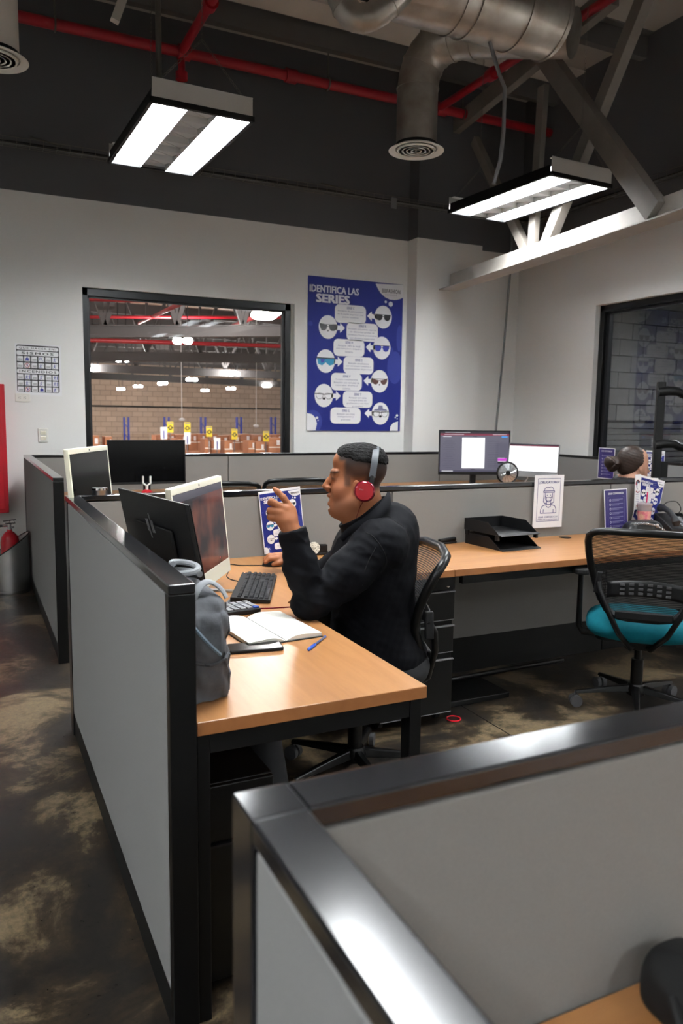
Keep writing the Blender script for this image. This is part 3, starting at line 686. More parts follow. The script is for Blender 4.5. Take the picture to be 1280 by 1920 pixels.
def wtruss(y, yl, yr, h, nseg, label):
    a, b = PY(150, yl, y), PY(560, yr, y); k = (b-a)/(b[0]-a[0]); A = a+k*(-12-a[0]); B = a+k*(26-a[0]); e = root('roof_truss', tuple(a), label, 'truss', 'warehouse roof trusses'); up = V((0, 0, 1)); H = 4.5-a[2]
    m = MB(); m.beam(A+up*h/2, B+up*h/2, .16, h); m.build('bottom_chord', 'truss_grey', e)
    m = MB(); m.beam(A+up*h, B+up*h, .22, .02); m.beam(A, B, .22, .018); m.build('chord_flange', 'truss_grey', e)
    m = MB(); m.beam(A+up*H, B+up*H, .16, .14); m.build('top_chord', 'truss_grey', e)
    st = (B[0]-A[0])/nseg
    for i in range(nseg):
        x0 = A+k*(i*st); x1 = A+k*((i+1)*st); xm = (x0+x1)/2
        MB().beam(x0+up*H, xm+up*h, .06, .07).build('diagonal', 'truss_grey', e); MB().beam(xm+up*h, x1+up*H, .06, .07).build('diagonal', 'truss_grey', e)
        MB().beam(xm+up*h, xm+up*H, .05, .05).build('post', 'truss_grey', e)
for y, yl, yr, h, n, lab in ((12.6, 633, 630, .17, 34, 'nearest dark warehouse roof truss seen through the window'), (18.5, 676, 680, .2, 30, 'second warehouse roof truss from the window glass'), (25, 696, 711, .22, 26, 'third warehouse roof truss from the window glass'), (33, 709, 727, .24, 24, 'farthest warehouse roof truss close to the block wall')):
    wtruss(y, yl, yr, h, n, lab)
def redpipe(p, q, r, lab):
    p, q = V(p), V(q); solo('sprinkler_pipe', MB().cyl(p, q, r, n=10), 'red_pipe', tuple((p+q)/2), lab, 'pipe', 'red warehouse pipes', smooth=True)
redpipe(PY(120, 594, 14.5), PY(620, 596, 14.5), .028, 'red pipe running level across the warehouse, uppermost in the window')
redpipe(PY(120, 636, 17.0), PY(620, 652, 17.0), .045, 'red pipe just below the nearest warehouse truss')
redpipe(PY(120, 560, 11.4), PY(620, 575, 11.4), .025, 'red pipe along the top edge of the window view')
redpipe(PY(255, 609, 20.), PY(345, 566, 9.5), .03, 'red pipe slanting away through the left half of the window')
redpipe(PY(420, 617, 19.), PY(540, 570, 9.5), .04, 'red pipe slanting away through the right half of the window')
zlamp = 2.75
pairs = [((333, 638), (352, 638)), ((222, 673.5), (237, 673.5)), ((175, 692),), ((300, 719), (309, 718)), ((254, 724), (263, 724)), ((223, 729), (230, 729)), ((354, 711), (365, 711.5)), ((433.5, 701), (445, 700.7)), ((380.6, 732), (388, 732)), ((428, 728), (437, 728)), ((496, 723), (504, 723)), ((516, 581),)]
LPX = []
for g in pairs:
    p = PZ(g[0][0], g[0][1], zlamp); q = PZ(g[-1][0], g[-1][1], zlamp) if len(g) > 1 else p
    y = min(p[1], 46); LPX.append([PY(gx, gy, y) for gx, gy in g])
for k, g in enumerate(LPX):
    c = sum(g)/len(g); px = pairs[k][0]
    e = root('highbay_lamp', tuple(c), 'bright warehouse lamp %s' % ['in the middle, the nearest pair', 'pair at the left below the second truss', 'single at the left window edge', 'pair in front of the large far panel', 'pair left of the far wall reflection', 'farthest pair at the left', 'pair in the middle below the second truss', 'pair at right centre below the third truss', 'farthest small pair at right centre', 'small pair near the far wall at the right', 'pair near the right window edge, low', 'single at the top right window corner'][k], 'lamp', 'warehouse lamps')
    for p in g:
        r = .085 if p[1] < 25 else .11
        MB().lathe([(0, -.07), (r*.7, -.06), (r, -.02), (r*.9, .03), (0, .06)], 16, p).build('bulb', 'highbay', e, smooth=True)
        MB().cyl(p+V((0, 0, .06)), V((p[0], p[1], 4.6)), .012, n=6).build('cord', 'black_metal', e)
for x in (-8, -2, 4, 10, 16, 22, 28):        # the rows of lamps go on beyond what the window shows
    for y in (11, 22, 33, 44):
        if 0 < x/y*1 < .55 and y > 11: continue
        e = root('highbay_lamp', (x, y, 2.9), 'warehouse lamp out of view of the window', 'lamp', 'warehouse lamps out of view'); MB().cyl((x, y, 2.95), (x, y, 4.6), .012, n=6).build('cord', 'black_metal', e)
        MB().lathe([(0, -.07), (.14, -.06), (.2, -.02), (.18, .03), (0, .06)], 12, (x, y, 2.9)).build('bulb', 'highbay', e, smooth=True)
side_fill = dup(L1, (7.6, 4.6, LZ), 0, 'unseen strip lamp added to light the side room')  # added lamp brightens the block wall behind the side window
# storage rack with cartons
SZ = .52
e = root('storage_rack', (5, 18, FZ), 'blue and red storage rack carrying brown cartons in the warehouse', 'rack')
for x in np.arange(-1, 13, 2.8):
    for y in (15.3, 21.3): bx(x-.05, y-.05, FZ, x+.05, y+.05, SZ).build('upright', 'rack_blue', e)
for y in (15.28, 21.2): bx(-1.1, y, SZ-.12, 12.9, y+.06, SZ-.03).build('beam', 'red_paint', e)
bx(-1.1, 15.3, SZ-.03, 12.9, 21.3, SZ).build('deck', 'carton', e)
rnd = random.Random(4)
ORD = ['first', 'second', 'third', 'fourth', 'fifth', 'sixth', 'seventh', 'eighth', 'ninth', 'tenth', 'eleventh', 'twelfth', 'thirteenth', 'fourteenth', 'fifteenth', 'sixteenth']
def carton(x0, x1, yt, y, d, label, g, side='carton_side'):
    p, q = PY(x0, yt, y), PY(x1, yt, y); top = float(p[2]); e = root('carton_box', ((p[0]+q[0])/2, y+d/2, SZ), label, 'box', g)
    o = bx(p[0], y, SZ, q[0]-.01, y+d, top).build('body', ['carton', 'carton_side'], e)
    bx(p[0]+.0, y-.003, (SZ+top)/2-.01, q[0]-.01, y, (SZ+top)/2+.01).build('strap', 'paper_warm', e)
    bx(p[0]+(q[0]-p[0])*.6, y-.004, top-.16, p[0]+(q[0]-p[0])*.85, y-.001, top-.05).build('label_tag', 'paper', e)
    return e
front = sorted([(384, 395, 823), (396, 413, 826), (421, 437, 827), (466, 478, 826), (479, 497, 829), (504, 528, 821), (163, 187, 817), (197, 211, 819), (318, 332, 822), (338, 349, 825)])
for i, (a, b, t) in enumerate(front): carton(a, b, t, 16.0, .4, 'brown carton, %s from the left in the front row of the rack' % ORD[i], 'cartons in the front row')
x = 292; i = 0
while x < 545:
    wpx = rnd.choice((16, 19, 22, 25)); carton(x, x+wpx, 814+rnd.choice((0, 1, 2, 0, 3)), 19.3, .5, 'brown carton, %s from the left in the back row of the rack' % ORD[i], 'cartons in the back row'); x += wpx+.5; i += 1
for i, px in enumerate((236.5, 312, 380.5, 448, 512)):     # blue rack uprights near the far wall
    p, q = PY(px-4, 782, 42), PY(px+4, 782, 42)
    e = root('rack_frame', (float((p[0]+q[0])/2), 42, FZ), 'pair of blue rack uprights before the far block wall, %s from the left' % ORD[i], 'rack', 'far blue rack frames')
    for c in (p, q): bx(c[0]-.05, 41.95, FZ, c[0]+.05, 42.05, float(p[2])).build('upright', 'rack_blue', e)
    for k in range(7): z = float(p[2])-.3-k*.55; MB().beam((p[0], 42, z), (q[0], 42, z-.3), .04, .04).build('brace', 'rack_blue', e)
# signs on poles between the cartons
Pr = Print(.004); Pr.rect(0, .11, .13, .22, 'yellow_sign', 1); Pr.rect(0, .195, .10, .016, 'ink_grey', 2); Pr.rect(0, .10, .05, .09, 'ink', 2, .01); Pr.poly([(-.06, .10), (-.03, .13), (-.03, .07)], 'ink', 2); Pr.poly([(.06, .10), (.03, .13), (.03, .07)], 'ink', 2); Pr.rect(0, .10, .03, .05, 'yellow_sign', 3); ysign = Pr.mesh('printed_face')
Pr = Print(.004); Pr.rect(0, .12, .13, .24, 'paper', 1); Pr.rect(0, .09, .02, .16, 'ink_blue', 2); wsign = Pr.mesh('printed_face')
nth = [0, 0]
for px, py, kind in ((319, 801, 0), (351, 802, 0), (392, 809, 0), (439.5, 814, 0), (498.5, 818, 0), (307, 812, 1), (351, 822, 1), (407, 832, 1)):
    ys = 15.75 if kind == 0 else 15.45; p = PY(px, py, ys); nth[kind] += 1; e = root('pole_sign', (float(p[0]), ys, SZ), ('yellow warning sign on a thin pole, %s from the left among the cartons' % ORD[nth[0]-1] if kind == 0 else 'white pole sign, %s from the left among the cartons' % ORD[nth[1]-1]), 'sign', ('yellow pole signs' if kind == 0 else 'white pole signs'), world=False)
    hz = float(p[2])-SZ; hh = .11 if kind == 0 else .12
    bx(-.065, 0, hz-hh, .065, .006, hz+hh).build('plate', 'yellow_sign' if kind == 0 else 'paper', e); MB().cyl((0, .012, 0), (0, .012, hz), .008, n=6).build('pole', 'grey_plastic', e)
    o = bpy.data.objects.new('printed_face', ysign if kind == 0 else wsign); COL.objects.link(o); o.parent = e; o.location = (0, 0, hz-hh)
for a, b in (((336, 696), (341, 786)), ((476, 690), (480, 798))):
    p, q = PY(*a, 22), PY(*b, 22); e = root('ceiling_camera', tuple(q), 'small white camera hanging on a cord in the %s of the window view' % ('middle' if a[0] < 400 else 'right half'), 'camera', 'hanging warehouse cameras')
    MB().cyl((q[0], q[1], 4.6), q, .008, n=6).build('cord', 'paper', e); MB().lathe([(0, -.05), (.06, -.04), (.09, 0), (.05, .03), (0, .04)], 14, q).build('body', 'paper', e, smooth=True)

# ================================================================== printed sheets
PW, PH = 1.09, 1.535
def pc(x, y):
    u = (x-90)/1030; return (u*PW-PW/2, (1800-y)/(1695-65*u)*PH)
def pdx(d): return d/1030*PW
def pdz(d): return d/1660*PH
def series_poster():
    p = Print(.0005); p.rect(0, PH/2, PW, PH, 'poster_blue', 1)
    for cx, cy, rx, ry in ((1045, 1085, 88, 185), (1090, 760, 34, 150), (120, 620, 22, 26), (150, 1700, 100, 130), (985, 900, 40, 48)):
        x, z = pc(cx, cy); p.poly([(max(-PW/2, min(PW/2, a)), max(0, b)) for a, b in ell(x, z, pdx(rx), pdz(ry), 24)[:-1]], 'poster_blue_light', 2)
    P = lambda pts, m, l: p.poly([pc(*q) for q in pts], m, l)
    P([(1120, 172), (808, 168), (830, 215), (865, 268), (915, 312), (970, 336), (1030, 340), (1080, 330), (1120, 312)][::-1], 'paper', 3)
    x, z = pc(985, 246); p.text('BIBFASHION', x, z, pdx(205), pdz(44), 'ink', 4, .008); x, z = pc(985, 288); p.text('NETWORK', x, z, pdx(130), pdz(13), 'ink_grey', 4, 0, 1.8)
    x, z = pc(367, 252); p.text('IDENTIFICA LAS', x, z, pdx(515), pdz(72), 'paper', 4, .032); x, z = pc(352, 350); p.text('SERIES', x, z, pdx(345), pdz(86), 'paper', 4, .045)
    P([(90, 1800), (182, 1797), (196, 1720), (180, 1655), (140, 1615), (90, 1604)], 'paper', 4); P([(1095, 1797), (1002, 1797), (1008, 1745), (1040, 1706), (1095, 1688)][::-1], 'paper', 4)
    for cx, cy, r in ((925, 363, 13), (982, 386, 25), (197, 1655, 13), (208, 1685, 7), (1082, 1622, 13), (1063, 1643, 8), (1085, 1660, 6)):
        x, z = pc(cx, cy); p.disc(x, z, pdx(r), pdz(r*1.12), 'paper', 4, 16)
    rows = [((372, 418, 707, 600), 'SERIE C', ('Armazón de pasta y plano', 'en la parte superior con', 'puente continuo'), (900, 530), 'a', 'lens_black'),
            ((500, 610, 843, 793), 'SERIE R', ('Armazón con puente superior', 'en diferentes grados de', 'curvatura. Puede presentarse', 'con distintos materiales'), (302, 655), 'w', 'lens_black'),
            ((362, 790, 697, 965), 'SERIE M', ('Armazón 100% de metal', 'con estructura delgada y', 'liviana'), (892, 870), 'a', 'lens_navy'),
            ((472, 980, 800, 1158), 'SERIE S', ('Armazón aerodinámico', 'con curvatura completa y', 'características deportivas'), (282, 1027), 's', 'lens_teal'),
            ((340, 1160, 675, 1345), 'SERIE F', ('Armazón completamente', 'femenino con variedad de', 'materiales, diseños y', 'colores'), (873, 1240), 'c', 'lens_brown'),
            ((470, 1358, 795, 1535), 'SERIE T', ('Armazón con micas', 'transparentes sin', 'graduación y con blue', 'protection'), (267, 1407), 't', 'ink'),
            ((338, 1540, 668, 1718), 'SERIE G', ('Armazón con micas', 'transparentes y', 'graduadas'), (890, 1602), 'g', 'ink')]
    for (x0, y0, x1, y1), ttl, lines, (ox, oy), kind, lm in rows:
        a = pc(x0, y1); b = pc(x1, y0); w, h = b[0]-a[0], b[1]-a[1]; cx, cz = (a[0]+b[0])/2, (a[1]+b[1])/2
        p.rect(cx+.008, cz-.006, w, h, 'navy', 3, .05); p.rect(cx, cz, w, h, 'paper', 4, .05)
        p.text(ttl, cx, b[1]-.032, .085, .024, 'navy', 5, .01)
        for i, ln in enumerate(lines): p.text(ln, cx, b[1]-.066-i*.030, min(w*.93, .0122*len(ln)), .020, 'ink_grey', 5)
        gx, gz = pc(ox, oy); p.disc(gx, gz, pdx(98), pdz(127), 'paper', 4, 28)
        s = 1 if ox < 500 else -1                                                # arrow towards the text box
        ex = gx+s*pdx(95); p.poly([(ex-s*.02, gz-.025), (ex+s*.035, gz-.022), (ex+s*.035, gz-.05), (ex+s*.09, gz), (ex+s*.035, gz+.05), (ex+s*.035, gz+.022), (ex-s*.02, gz+.025)][::s], 'paper', 4)
        def lens(sg):
            if kind in 'ac': pts = [(.008, .018), (.045, .026), (.088, .02), (.086, -.004), (.07, -.03), (.045, -.038), (.022, -.03), (.010, -.008)]
            elif kind == 'w': pts = [(.006, .022), (.05, .03), (.096, .034), (.086, -.01), (.072, -.034), (.04, -.036), (.018, -.02)]
            else: pts = [(.008, .018), (.045, .024), (.09, .018), (.086, -.012), (.066, -.034), (.036, -.034), (.014, -.014)]
            if kind == 'c': pts = [(.008, .008), (.05, .018), (.095, .034), (.088, -.006), (.068, -.032), (.04, -.036), (.018, -.02)]
            return [(gx+sg*x, gz+z) for x, z in pts][::sg]
        if kind == 's':
            p.poly([(gx-.098, gz+.03), (gx-.085, gz-.03), (gx-.04, gz-.045), (gx, gz-.012), (gx+.04, gz-.045), (gx+.085, gz-.03), (gx+.098, gz+.03)], lm, 5); p.line([(gx-.1, gz+.03), (gx+.1, gz+.03)], .012, 'ink', 6); p.poly([(gx-.06, gz+.02), (gx-.05, gz-.02), (gx-.02, gz-.01), (gx-.01, gz+.02)], 'lens_navy', 6)
        elif kind in 'tg':
            for sg in (-1, 1): p.line(lens(sg), .004, lm, 6, True)
            p.line([(gx-.1, gz+.02), (gx-.01, gz+.012), (gx+.01, gz+.012), (gx+.1, gz+.02)], .006, lm, 6); p.disc(gx, gz-.03, .018, .012, 'ink', 6, 12)
            if kind == 'g': p.poly([(gx-.085, gz+.03), (gx+.085, gz+.03), (gx+.07, gz+.045), (gx+.03, gz+.05), (gx+.022, gz+.085), (gx-.022, gz+.085), (gx-.03, gz+.05), (gx-.07, gz+.045)], 'ink_grey', 5)
        else:
            for sg in (-1, 1): p.poly(lens(sg), lm, 5)
            p.line([(gx-.09, gz+.024), (gx+.09, gz+.024)], .006, 'ink', 6); p.line([(gx-.012, gz+.006), (gx+.012, gz+.006)], .006, 'ink', 6)
            if kind in 'wc': p.disc(gx, gz-.036, .008, .008, 'ink', 6, 10)
    return p.mesh('series_print')
SERIES = series_poster()
a, b, c, d = PY(575, 518, WY), PY(754, 533, WY), PY(575, 808, WY), PY(749, 808, WY)
cx = float((a[0]+b[0]+c[0]+d[0])/4); z0 = float((c[2]+d[2])/2)
sheet_thing('wall_poster', SERIES, PW, PH, (cx, WY-.012, z0), (0, 0, 0), 'large blue eyewear series poster hanging on the white wall beside the window', 'poster', None, 'paper', .01)
def on_wall(y, tl, tr, bl, br):
    A, B, C, D_ = [PY(*q, y) for q in (tl, tr, bl, br)]
    w = (np.linalg.norm(B-A)+np.linalg.norm(D_-C))/2; h = (np.linalg.norm(C-A)+np.linalg.norm(D_-B))/2; u = (B-A)+(D_-C)
    return w, h, tuple((C+D_)/2), (0, -math.atan2(u[2], u[0]), 0)
# safety sign on the left wall
def safety_sign():
    W, H = .375, .435; p = Print(.0004); p.rect(0, H/2, W, H, 'paper', 1, .006); p.rect(-.003, H/2+.006, W-.03, H-.035, 'ink', 2, .016)
    def cv(x, y): return ((x-450)/690*.34-.003, (910-y)/790*.395+.022)
    def cell(x0, y0, x1, y1, m='paper', r=.002, layer=3):
        a, b = cv(x0, y1), cv(x1, y0); p.rect((a[0]+b[0])/2, (a[1]+b[1])/2, b[0]-a[0], b[1]-a[1], m, layer, r); return (a[0]+b[0])/2, (a[1]+b[1])/2, b[0]-a[0], b[1]-a[1]
    for y0, y1, t, bd in ((128, 190, 'QUE HACER EN:', .015), (205, 280, 'SISMOS', .02), (515, 588, 'INCENDIOS', .02)):
        x, z, w, h = cell(105, y0, 788, y1, 'paper', .012); p.text(t, x, z, w*(.88 if t != 'SISMOS' else .76), h*.55, 'ink', 4, bd, 1.3)
    n = 0
    for r, y in enumerate((295, 405, 603, 708, 812)):
        for c in range(6):
            x0 = 108+c*115; X, Z, w, h = cell(x0+3, y+2, x0+97, y+88)
            if c % 2 == 0:
                n = n+1 if r not in (0, 2) or c else 1
                p.text(str(n), X-w*.38, Z+h*.36, None, h*.2, 'ink', 4)
                for k in range(3): p.rect(X+.002*(k % 2), Z-h*.02-k*h*.14, w*(.8-.12*(k % 2)), h*.055, 'ink', 4)
            else:
                k = (r*3+c//2) % 5; s = w*.9
                if r in (1, 4) and c == 1:
                    p.line(ell(X, Z, w*.4, w*.4, 18), w*.09, 'ink_red', 4); p.line([(X-w*.28, Z+w*.28), (X+w*.28, Z-w*.28)], w*.09, 'ink_red', 5); p.rect(X, Z, w*.2, h*.45, 'ink_blue', 4, .003)
                elif k == 1 and r == 0: p.rect(X-w*.12, Z+h*.08, w*.45, h*.5, 'ink_blue', 4, .003); p.rect(X-w*.12, Z+h*.08, w*.3, h*.34, 'paper', 5); p.rect(X+w*.25, Z-h*.3, w*.3, h*.06, 'ink_blue', 4)
                elif k in (0, 3) and c == 1 or (r == 4 and c == 3): p.disc(X, Z+h*.32, w*.1, w*.1, 'ink_blue', 4, 12); p.poly([(X-w*.3, Z-h*.42), (X-w*.3, Z+h*.05), (X-w*.18, Z+h*.2), (X+w*.18, Z+h*.2), (X+w*.3, Z+h*.05), (X+w*.3, Z-h*.42), (X+w*.2, Z-h*.42), (X+w*.16, Z-h*.1), (X+w*.12, Z-h*.42), (X-w*.12, Z-h*.42), (X-w*.16, Z-h*.1), (X-w*.2, Z-h*.42)][::-1], 'ink_blue', 4)
                else:
                    p.disc(X-w*.1, Z+h*.3, w*.08, w*.08, 'ink_blue', 4, 10); p.line([(X-w*.1, Z+h*.2), (X-w*.12, Z-h*.08), (X-w*.3, Z-h*.38)], w*.1, 'ink_blue', 4); p.line([(X-w*.12, Z-h*.08), (X+w*.08, Z-h*.38)], w*.09, 'ink_blue', 4); p.line([(X-w*.3, Z+h*.02), (X-w*.1, Z+h*.16), (X+w*.14, Z+h*.06)], w*.07, 'ink_blue', 4)
                    if k % 2: p.rect(X+w*.34, Z, w*.14, h*.75, 'ink_blue', 4)
                    else: p.line([(X+w*.2, Z+h*.3), (X+w*.42, Z+h*.1)], w*.05, 'ink_grey', 4)
    return p.mesh('safety_print'), W, H
me, W, H = safety_sign(); c = PY(72, 738, WY)
sheet_thing('safety_sign', me, W, H, (float(PY(71.5, 690, WY)[0]), WY-.005, float(c[2])-.014), (0, .012, 0), 'black and white earthquake and fire instruction sign on the left wall', 'sign')
# face-mask notice, house rules, small posters
def mask_notice():
    W, H = .215, .305; p = Print(.0004); p.rect(0, H/2, W, H, 'paper', 1)
    for sgn in ((-.088, .04, .176, .24),): p.line([(-.083, .038), (.083, .038), (.083, .285), (-.083, .285)], .0025, 'navy', 2, True)
    p.text('¡OBLIGATORIO!', 0, .262, .145, .017, 'navy', 3, .012); p.text('USAR CUBREBOCAS', 0, .062, .142, .010, 'navy', 3, .008); p.text('FUERA DE TU ESCRITORIO', 0, .047, .146, .008, 'navy', 3, .008)
    L = lambda pts, w=.0038, cl=False: p.line(pts, w, 'navy', 3, cl)
    L([(-.058, .085), (.058, .085), (.056, .108), (.047, .125), (.02, .134), (-.02, .134), (-.047, .125), (-.056, .108)], cl=True)
    L([(-.036, .086), (-.036, .105)]); L([(.036, .086), (.036, .105)]); L([(-.02, .134), (-.014, .122), (0, .117), (.014, .122), (.02, .134)])
    L([(-.014, .134), (-.014, .15)]); L([(.014, .134), (.014, .15)])
    L([(-.036, .205), (-.038, .15), (-.03, .143), (-.016, .142)]); L([(.036, .205), (.038, .15), (.03, .143), (.016, .142)])
    L([(-.026, .2), (-.026, .17), (-.016, .155), (0, .15), (.016, .155), (.026, .17), (.026, .2)])
    L([(-.04, .205), (.04, .205), (.04, .213), (-.04, .213)], cl=True); L([(-.036, .213), (-.03, .228), (-.012, .236), (0, .233), (.014, .237), (.03, .228), (.036, .213)])
    p.rect(0, .166, .03, .018, 'paper', 4, .004); L([(-.015, .157), (.015, .157), (.016, .175), (-.016, .175)], cl=True); L([(-.01, .169), (.01, .169)]); L([(-.01, .163), (.01, .163)]); L([(-.016, .175), (-.026, .182)]); L([(.016, .175), (.026, .182)])
    p.disc(-.012, .188, .003, .003, 'navy', 4, 8); p.disc(.012, .188, .003, .003, 'navy', 4, 8)
    return p.mesh('mask_print'), W, H
me, W, H = mask_notice(); w, h, loc, rot = on_wall(3.466, (1003, 901), (1058, 899), (998, 990), (1052, 988))
sheet_thing('mask_notice', me, W, H, loc, rot, 'white and navy face mask notice hanging on the grey partition', 'sign', None, 'paper', .002, 1.0)
def rules():
    W, H = .21, .297; p = Print(.0004); p.rect(0, H/2, W, H, 'paper', 1); p.rect(0, H/2, W-.012, H-.012, 'poster_purple', 2); p.text('SANA CONVIVENCIA', 0, H-.03, .14, .014, 'paper', 3, .012)
    p.line([(-.06, H-.055), (-.075, H-.055), (-.075, .02), (.075, .02), (.075, H-.055), (.06, H-.055)], .0012, 'ink_grey', 3)
    for i in range(7):
        z = H-.075-i*.03; p.line(ell(-.052, z, .007, .007, 8), .0018, 'paper', 3); p.rect(.012, z+.004, .1, .005, 'ink_grey', 3); p.rect(-.005, z-.005, .066, .004, 'ink_grey', 3)
    return p.mesh('rules_print'), W, H
RULES, W, H = rules()
w, h, loc, rot = on_wall(3.455, (1138, 912), (1181, 908), (1131, 990), (1174, 987)); sc = w/.21
rl = sheet_thing('rules_notice', RULES, W*sc, H*sc, (loc[0], 3.44, DZ+.002), (-.085, rot[1], 0), 'purple house rules notice leaning on the partition behind the purse', 'sign', None, 'paper', .002, sc)
w, h, loc, rot = on_wall(3.468, (485, 932), (563, 921), (496, 1040), (573, 1025))
sheet_thing('small_poster', SERIES, w, w*PH/PW, loc, rot, 'small blue eyewear poster on the partition behind the raised hand', 'poster', 'small eyewear posters', 'paper', .002, w/PW*.96)
w, h, loc, rot = on_wall(3.468, (1199, 897), (1245, 910), (1190, 958), (1236, 968)); A = on_wall(3.468, (1199, 897), (1245, 910), (1186, 962), (1234, 972))
sheet_thing('small_poster', SERIES, .21, .297, (3.765, 3.462, .778), (0, .21, 0), 'small blue eyewear poster tilted on the partition behind the pink drink', 'poster', 'small eyewear posters', 'paper', .002, .21/PW*.96)
# narrow white strip with a drawn portrait, white note card
p = Print(.0004); W, H = .062, .275; p.rect(0, H/2, W, H, 'paper', 1); p.disc(0, .19, .017, .03, 'ink_grey', 2, 16); p.disc(.004, .185, .012, .024, 'paper', 3, 16)
p.line(ell(-.002, .205, .018, .024, 14, 20, 200), .009, 'ink_red', 4); p.line(ell(-.004, .207, .012, .018, 10, 30, 170), .004, 'ink', 5); p.line(ell(0, .152, .018, .016, 10, 200, 330), .007, 'ink_red', 4)
for i in range(5): p.rect(0, .12-i*.014, .036-.006*(i % 2), .0035, 'ink_grey', 2)
p.disc(0, .03, .008, .008, 'ink_red', 2, 10); me = p.mesh('portrait_print')
w, h, loc, rot = on_wall(3.450, (1184, 891), (1197, 890), (1188, 956), (1199, 955))
sheet_thing('portrait_strip', me, W*h/.275, h, loc, (0, rot[1], 0), 'narrow white strip with a red haired drawn portrait hanging from the partition', 'card', None, 'paper', .0015, h/.275)
p = Print(.0004); W, H = .11, .075; p.rect(0, H/2, W, H, 'paper', 1)
for k in range(2):
    for i in range(4): p.rect(-.025+k*.05, .055-i*.012, .036, .003, 'ink_grey', 2)
me = p.mesh('card_print'); w, h, loc, rot = on_wall(3.462, (1208, 903), (1232, 904), (1208, 918), (1231, 919))
sheet_thing('note_card', me, W, H, loc, (0, rot[1], 0), 'small white note card pinned over the tilted blue poster', 'card', None, 'paper', .001, 1.)
q = PX(1121, 890, 5.54); sheet_thing('rules_notice', RULES, .21, .297, (5.538, float(q[1])-.1, .86), (0, 0, -math.pi/2), 'purple notice standing behind the dark haired person', 'sign', None, 'paper', .002, 1.)
q = PX(1226, 890, 5.54); sheet_thing('small_poster', SERIES, .21, .297, (5.538, float(q[1]), .86), (0, 0, -math.pi/2), 'small blue eyewear poster in front of the dark haired person', 'poster', 'small eyewear posters', 'paper', .002, .21/PW*.96)

# ================================================================== wall fittings
a = PY(28, 738, WY); b = PY(57, 753, WY); cx, cz = float(a[0]+b[0])/2, float(a[2]+b[2])/2
e = root('wall_socket', (cx, WY, cz-.035), 'white horizontal double socket just below the instruction sign', 'socket')
bx(cx-.06, WY-.01, cz-.036, cx+.06, WY, cz+.036).build('plate', 'white_plastic', e, bevel=.003)
for s in (-1, 1):
    o = MB().lathe([(0, 0), (.018, 0), (.017, .003), (0, .003)], 16, (cx+s*.021, WY-.01, cz), (0, -1, 0)).build('outlet', 'white_plastic', e, smooth=True)
    m = MB()
    for dz in (-.007, .006): m.box(cx+s*.021-.005, WY-.0142, cz+dz-.001, cx+s*.021+.005, WY-.0128, cz+dz+.0012)
    m.cyl((cx+s*.021-.011, WY-.0142, cz), (cx+s*.021-.011, WY-.0128, cz), .0025, n=8); m.build('slot', 'ink', o)
a = PY(70, 802, WY); b = PY(91, 830, WY); cx, cz = float(a[0]+b[0])/2, float(a[2]+b[2])/2
e = root('light_switch', (cx, WY, cz-.06), 'white light switch with two rockers on the left wall', 'switch')
bx(cx-.042, WY-.012, cz-.062, cx+.042, WY, cz+.062).build('plate', 'white_plastic', e, bevel=.006)
for s in (-1, 1): MB().obox((cx+.002, WY-.014, cz+s*.024-.002), (.023, 0, 0), (0, .004, .003), (0, -.001, .014)).build('rocker', 'cream_plastic', e, bevel=.002)
a = PY(8, 720, WY-.15); b = PY(8, 962, WY-.15)
e = root('hose_cabinet', (float(a[0])-.3, WY, float(b[2])), 'red wall cabinet cut by the left edge of the picture', 'cabinet')
bx(a[0]-.6, WY-.15, b[2], a[0], WY-.001, a[2]).build('body', 'red_paint', e, bevel=.006); bx(a[0]-.57, WY-.158, b[2]+.03, a[0]-.03, WY-.15, a[2]-.03).build('door', 'red_paint', e, bevel=.004); bx(a[0]-.08, WY-.17, b[2]+.45, a[0]-.06, WY-.158, b[2]+.6).build('handle', 'chrome', e)
# steel bin with the fire extinguisher standing in it
bc = V((.262, 6.56, 0))
m = MB(); m.lathe([(.138, 0), (.140, .006), (.140, .018), (.135, .02), (.135, .026), (.140, .028), (.140, .37), (.136, .375), (.130, .37), (.130, .03), (0, .03)], 48, bc)
m.v = [(x, y, z+(.10*((x-bc[0])/.14) if z > .3 else 0)) for x, y, z in m.v]
e = root('steel_bin', tuple(bc), 'brushed steel cylindrical bin with slanted rim at the left', 'bin'); m.build('body', 'steel', e, smooth=30)
rim = [bc+V((.138*math.cos(t), .138*math.sin(t), .375+.10*math.cos(t))) for t in np.linspace(0, 2*math.pi, 41)[:-1]]; MB().tube(rim, .005, 6, closed=True).build('rim', 'black_rubber', e, smooth=True)
e = root('fire_extinguisher', (bc[0]+.01, bc[1], .031), 'red fire extinguisher with black hose standing inside the steel bin', 'extinguisher')
ex, ey = bc[0]-.005, bc[1]
MB().lathe([(0, .031), (.068, .031), (.07, .04), (.07, .40), (.062, .44), (.035, .475), (.02, .485), (.02, .50), (0, .50)], 28, (ex, ey, 0)).build('cylinder', 'red_paint', e, smooth=True)
m = MB(); m.cyl((ex, ey, .50), (ex, ey, .545), .017, n=14); m.cyl((ex-.05, ey, .53), (ex, ey, .53), .010, n=10); m.cyl((ex, ey, .52), (ex+.035, ey, .515), .008, n=8); m.build('valve', 'chrome', e, smooth=True)
m = MB(); m.beam((ex-.045, ey, .566), (ex+.05, ey, .575), .02, .006); m.beam((ex-.03, ey, .548), (ex+.045, ey, .548), .018, .005); m.build('lever', 'black_metal', e)
MB().tube([(ex+.02+.02*math.cos(t), ey, .555+.016*math.sin(t)) for t in np.linspace(0, 6.28, 15)], .0022, 5).build('pin_ring', 'chrome', e)
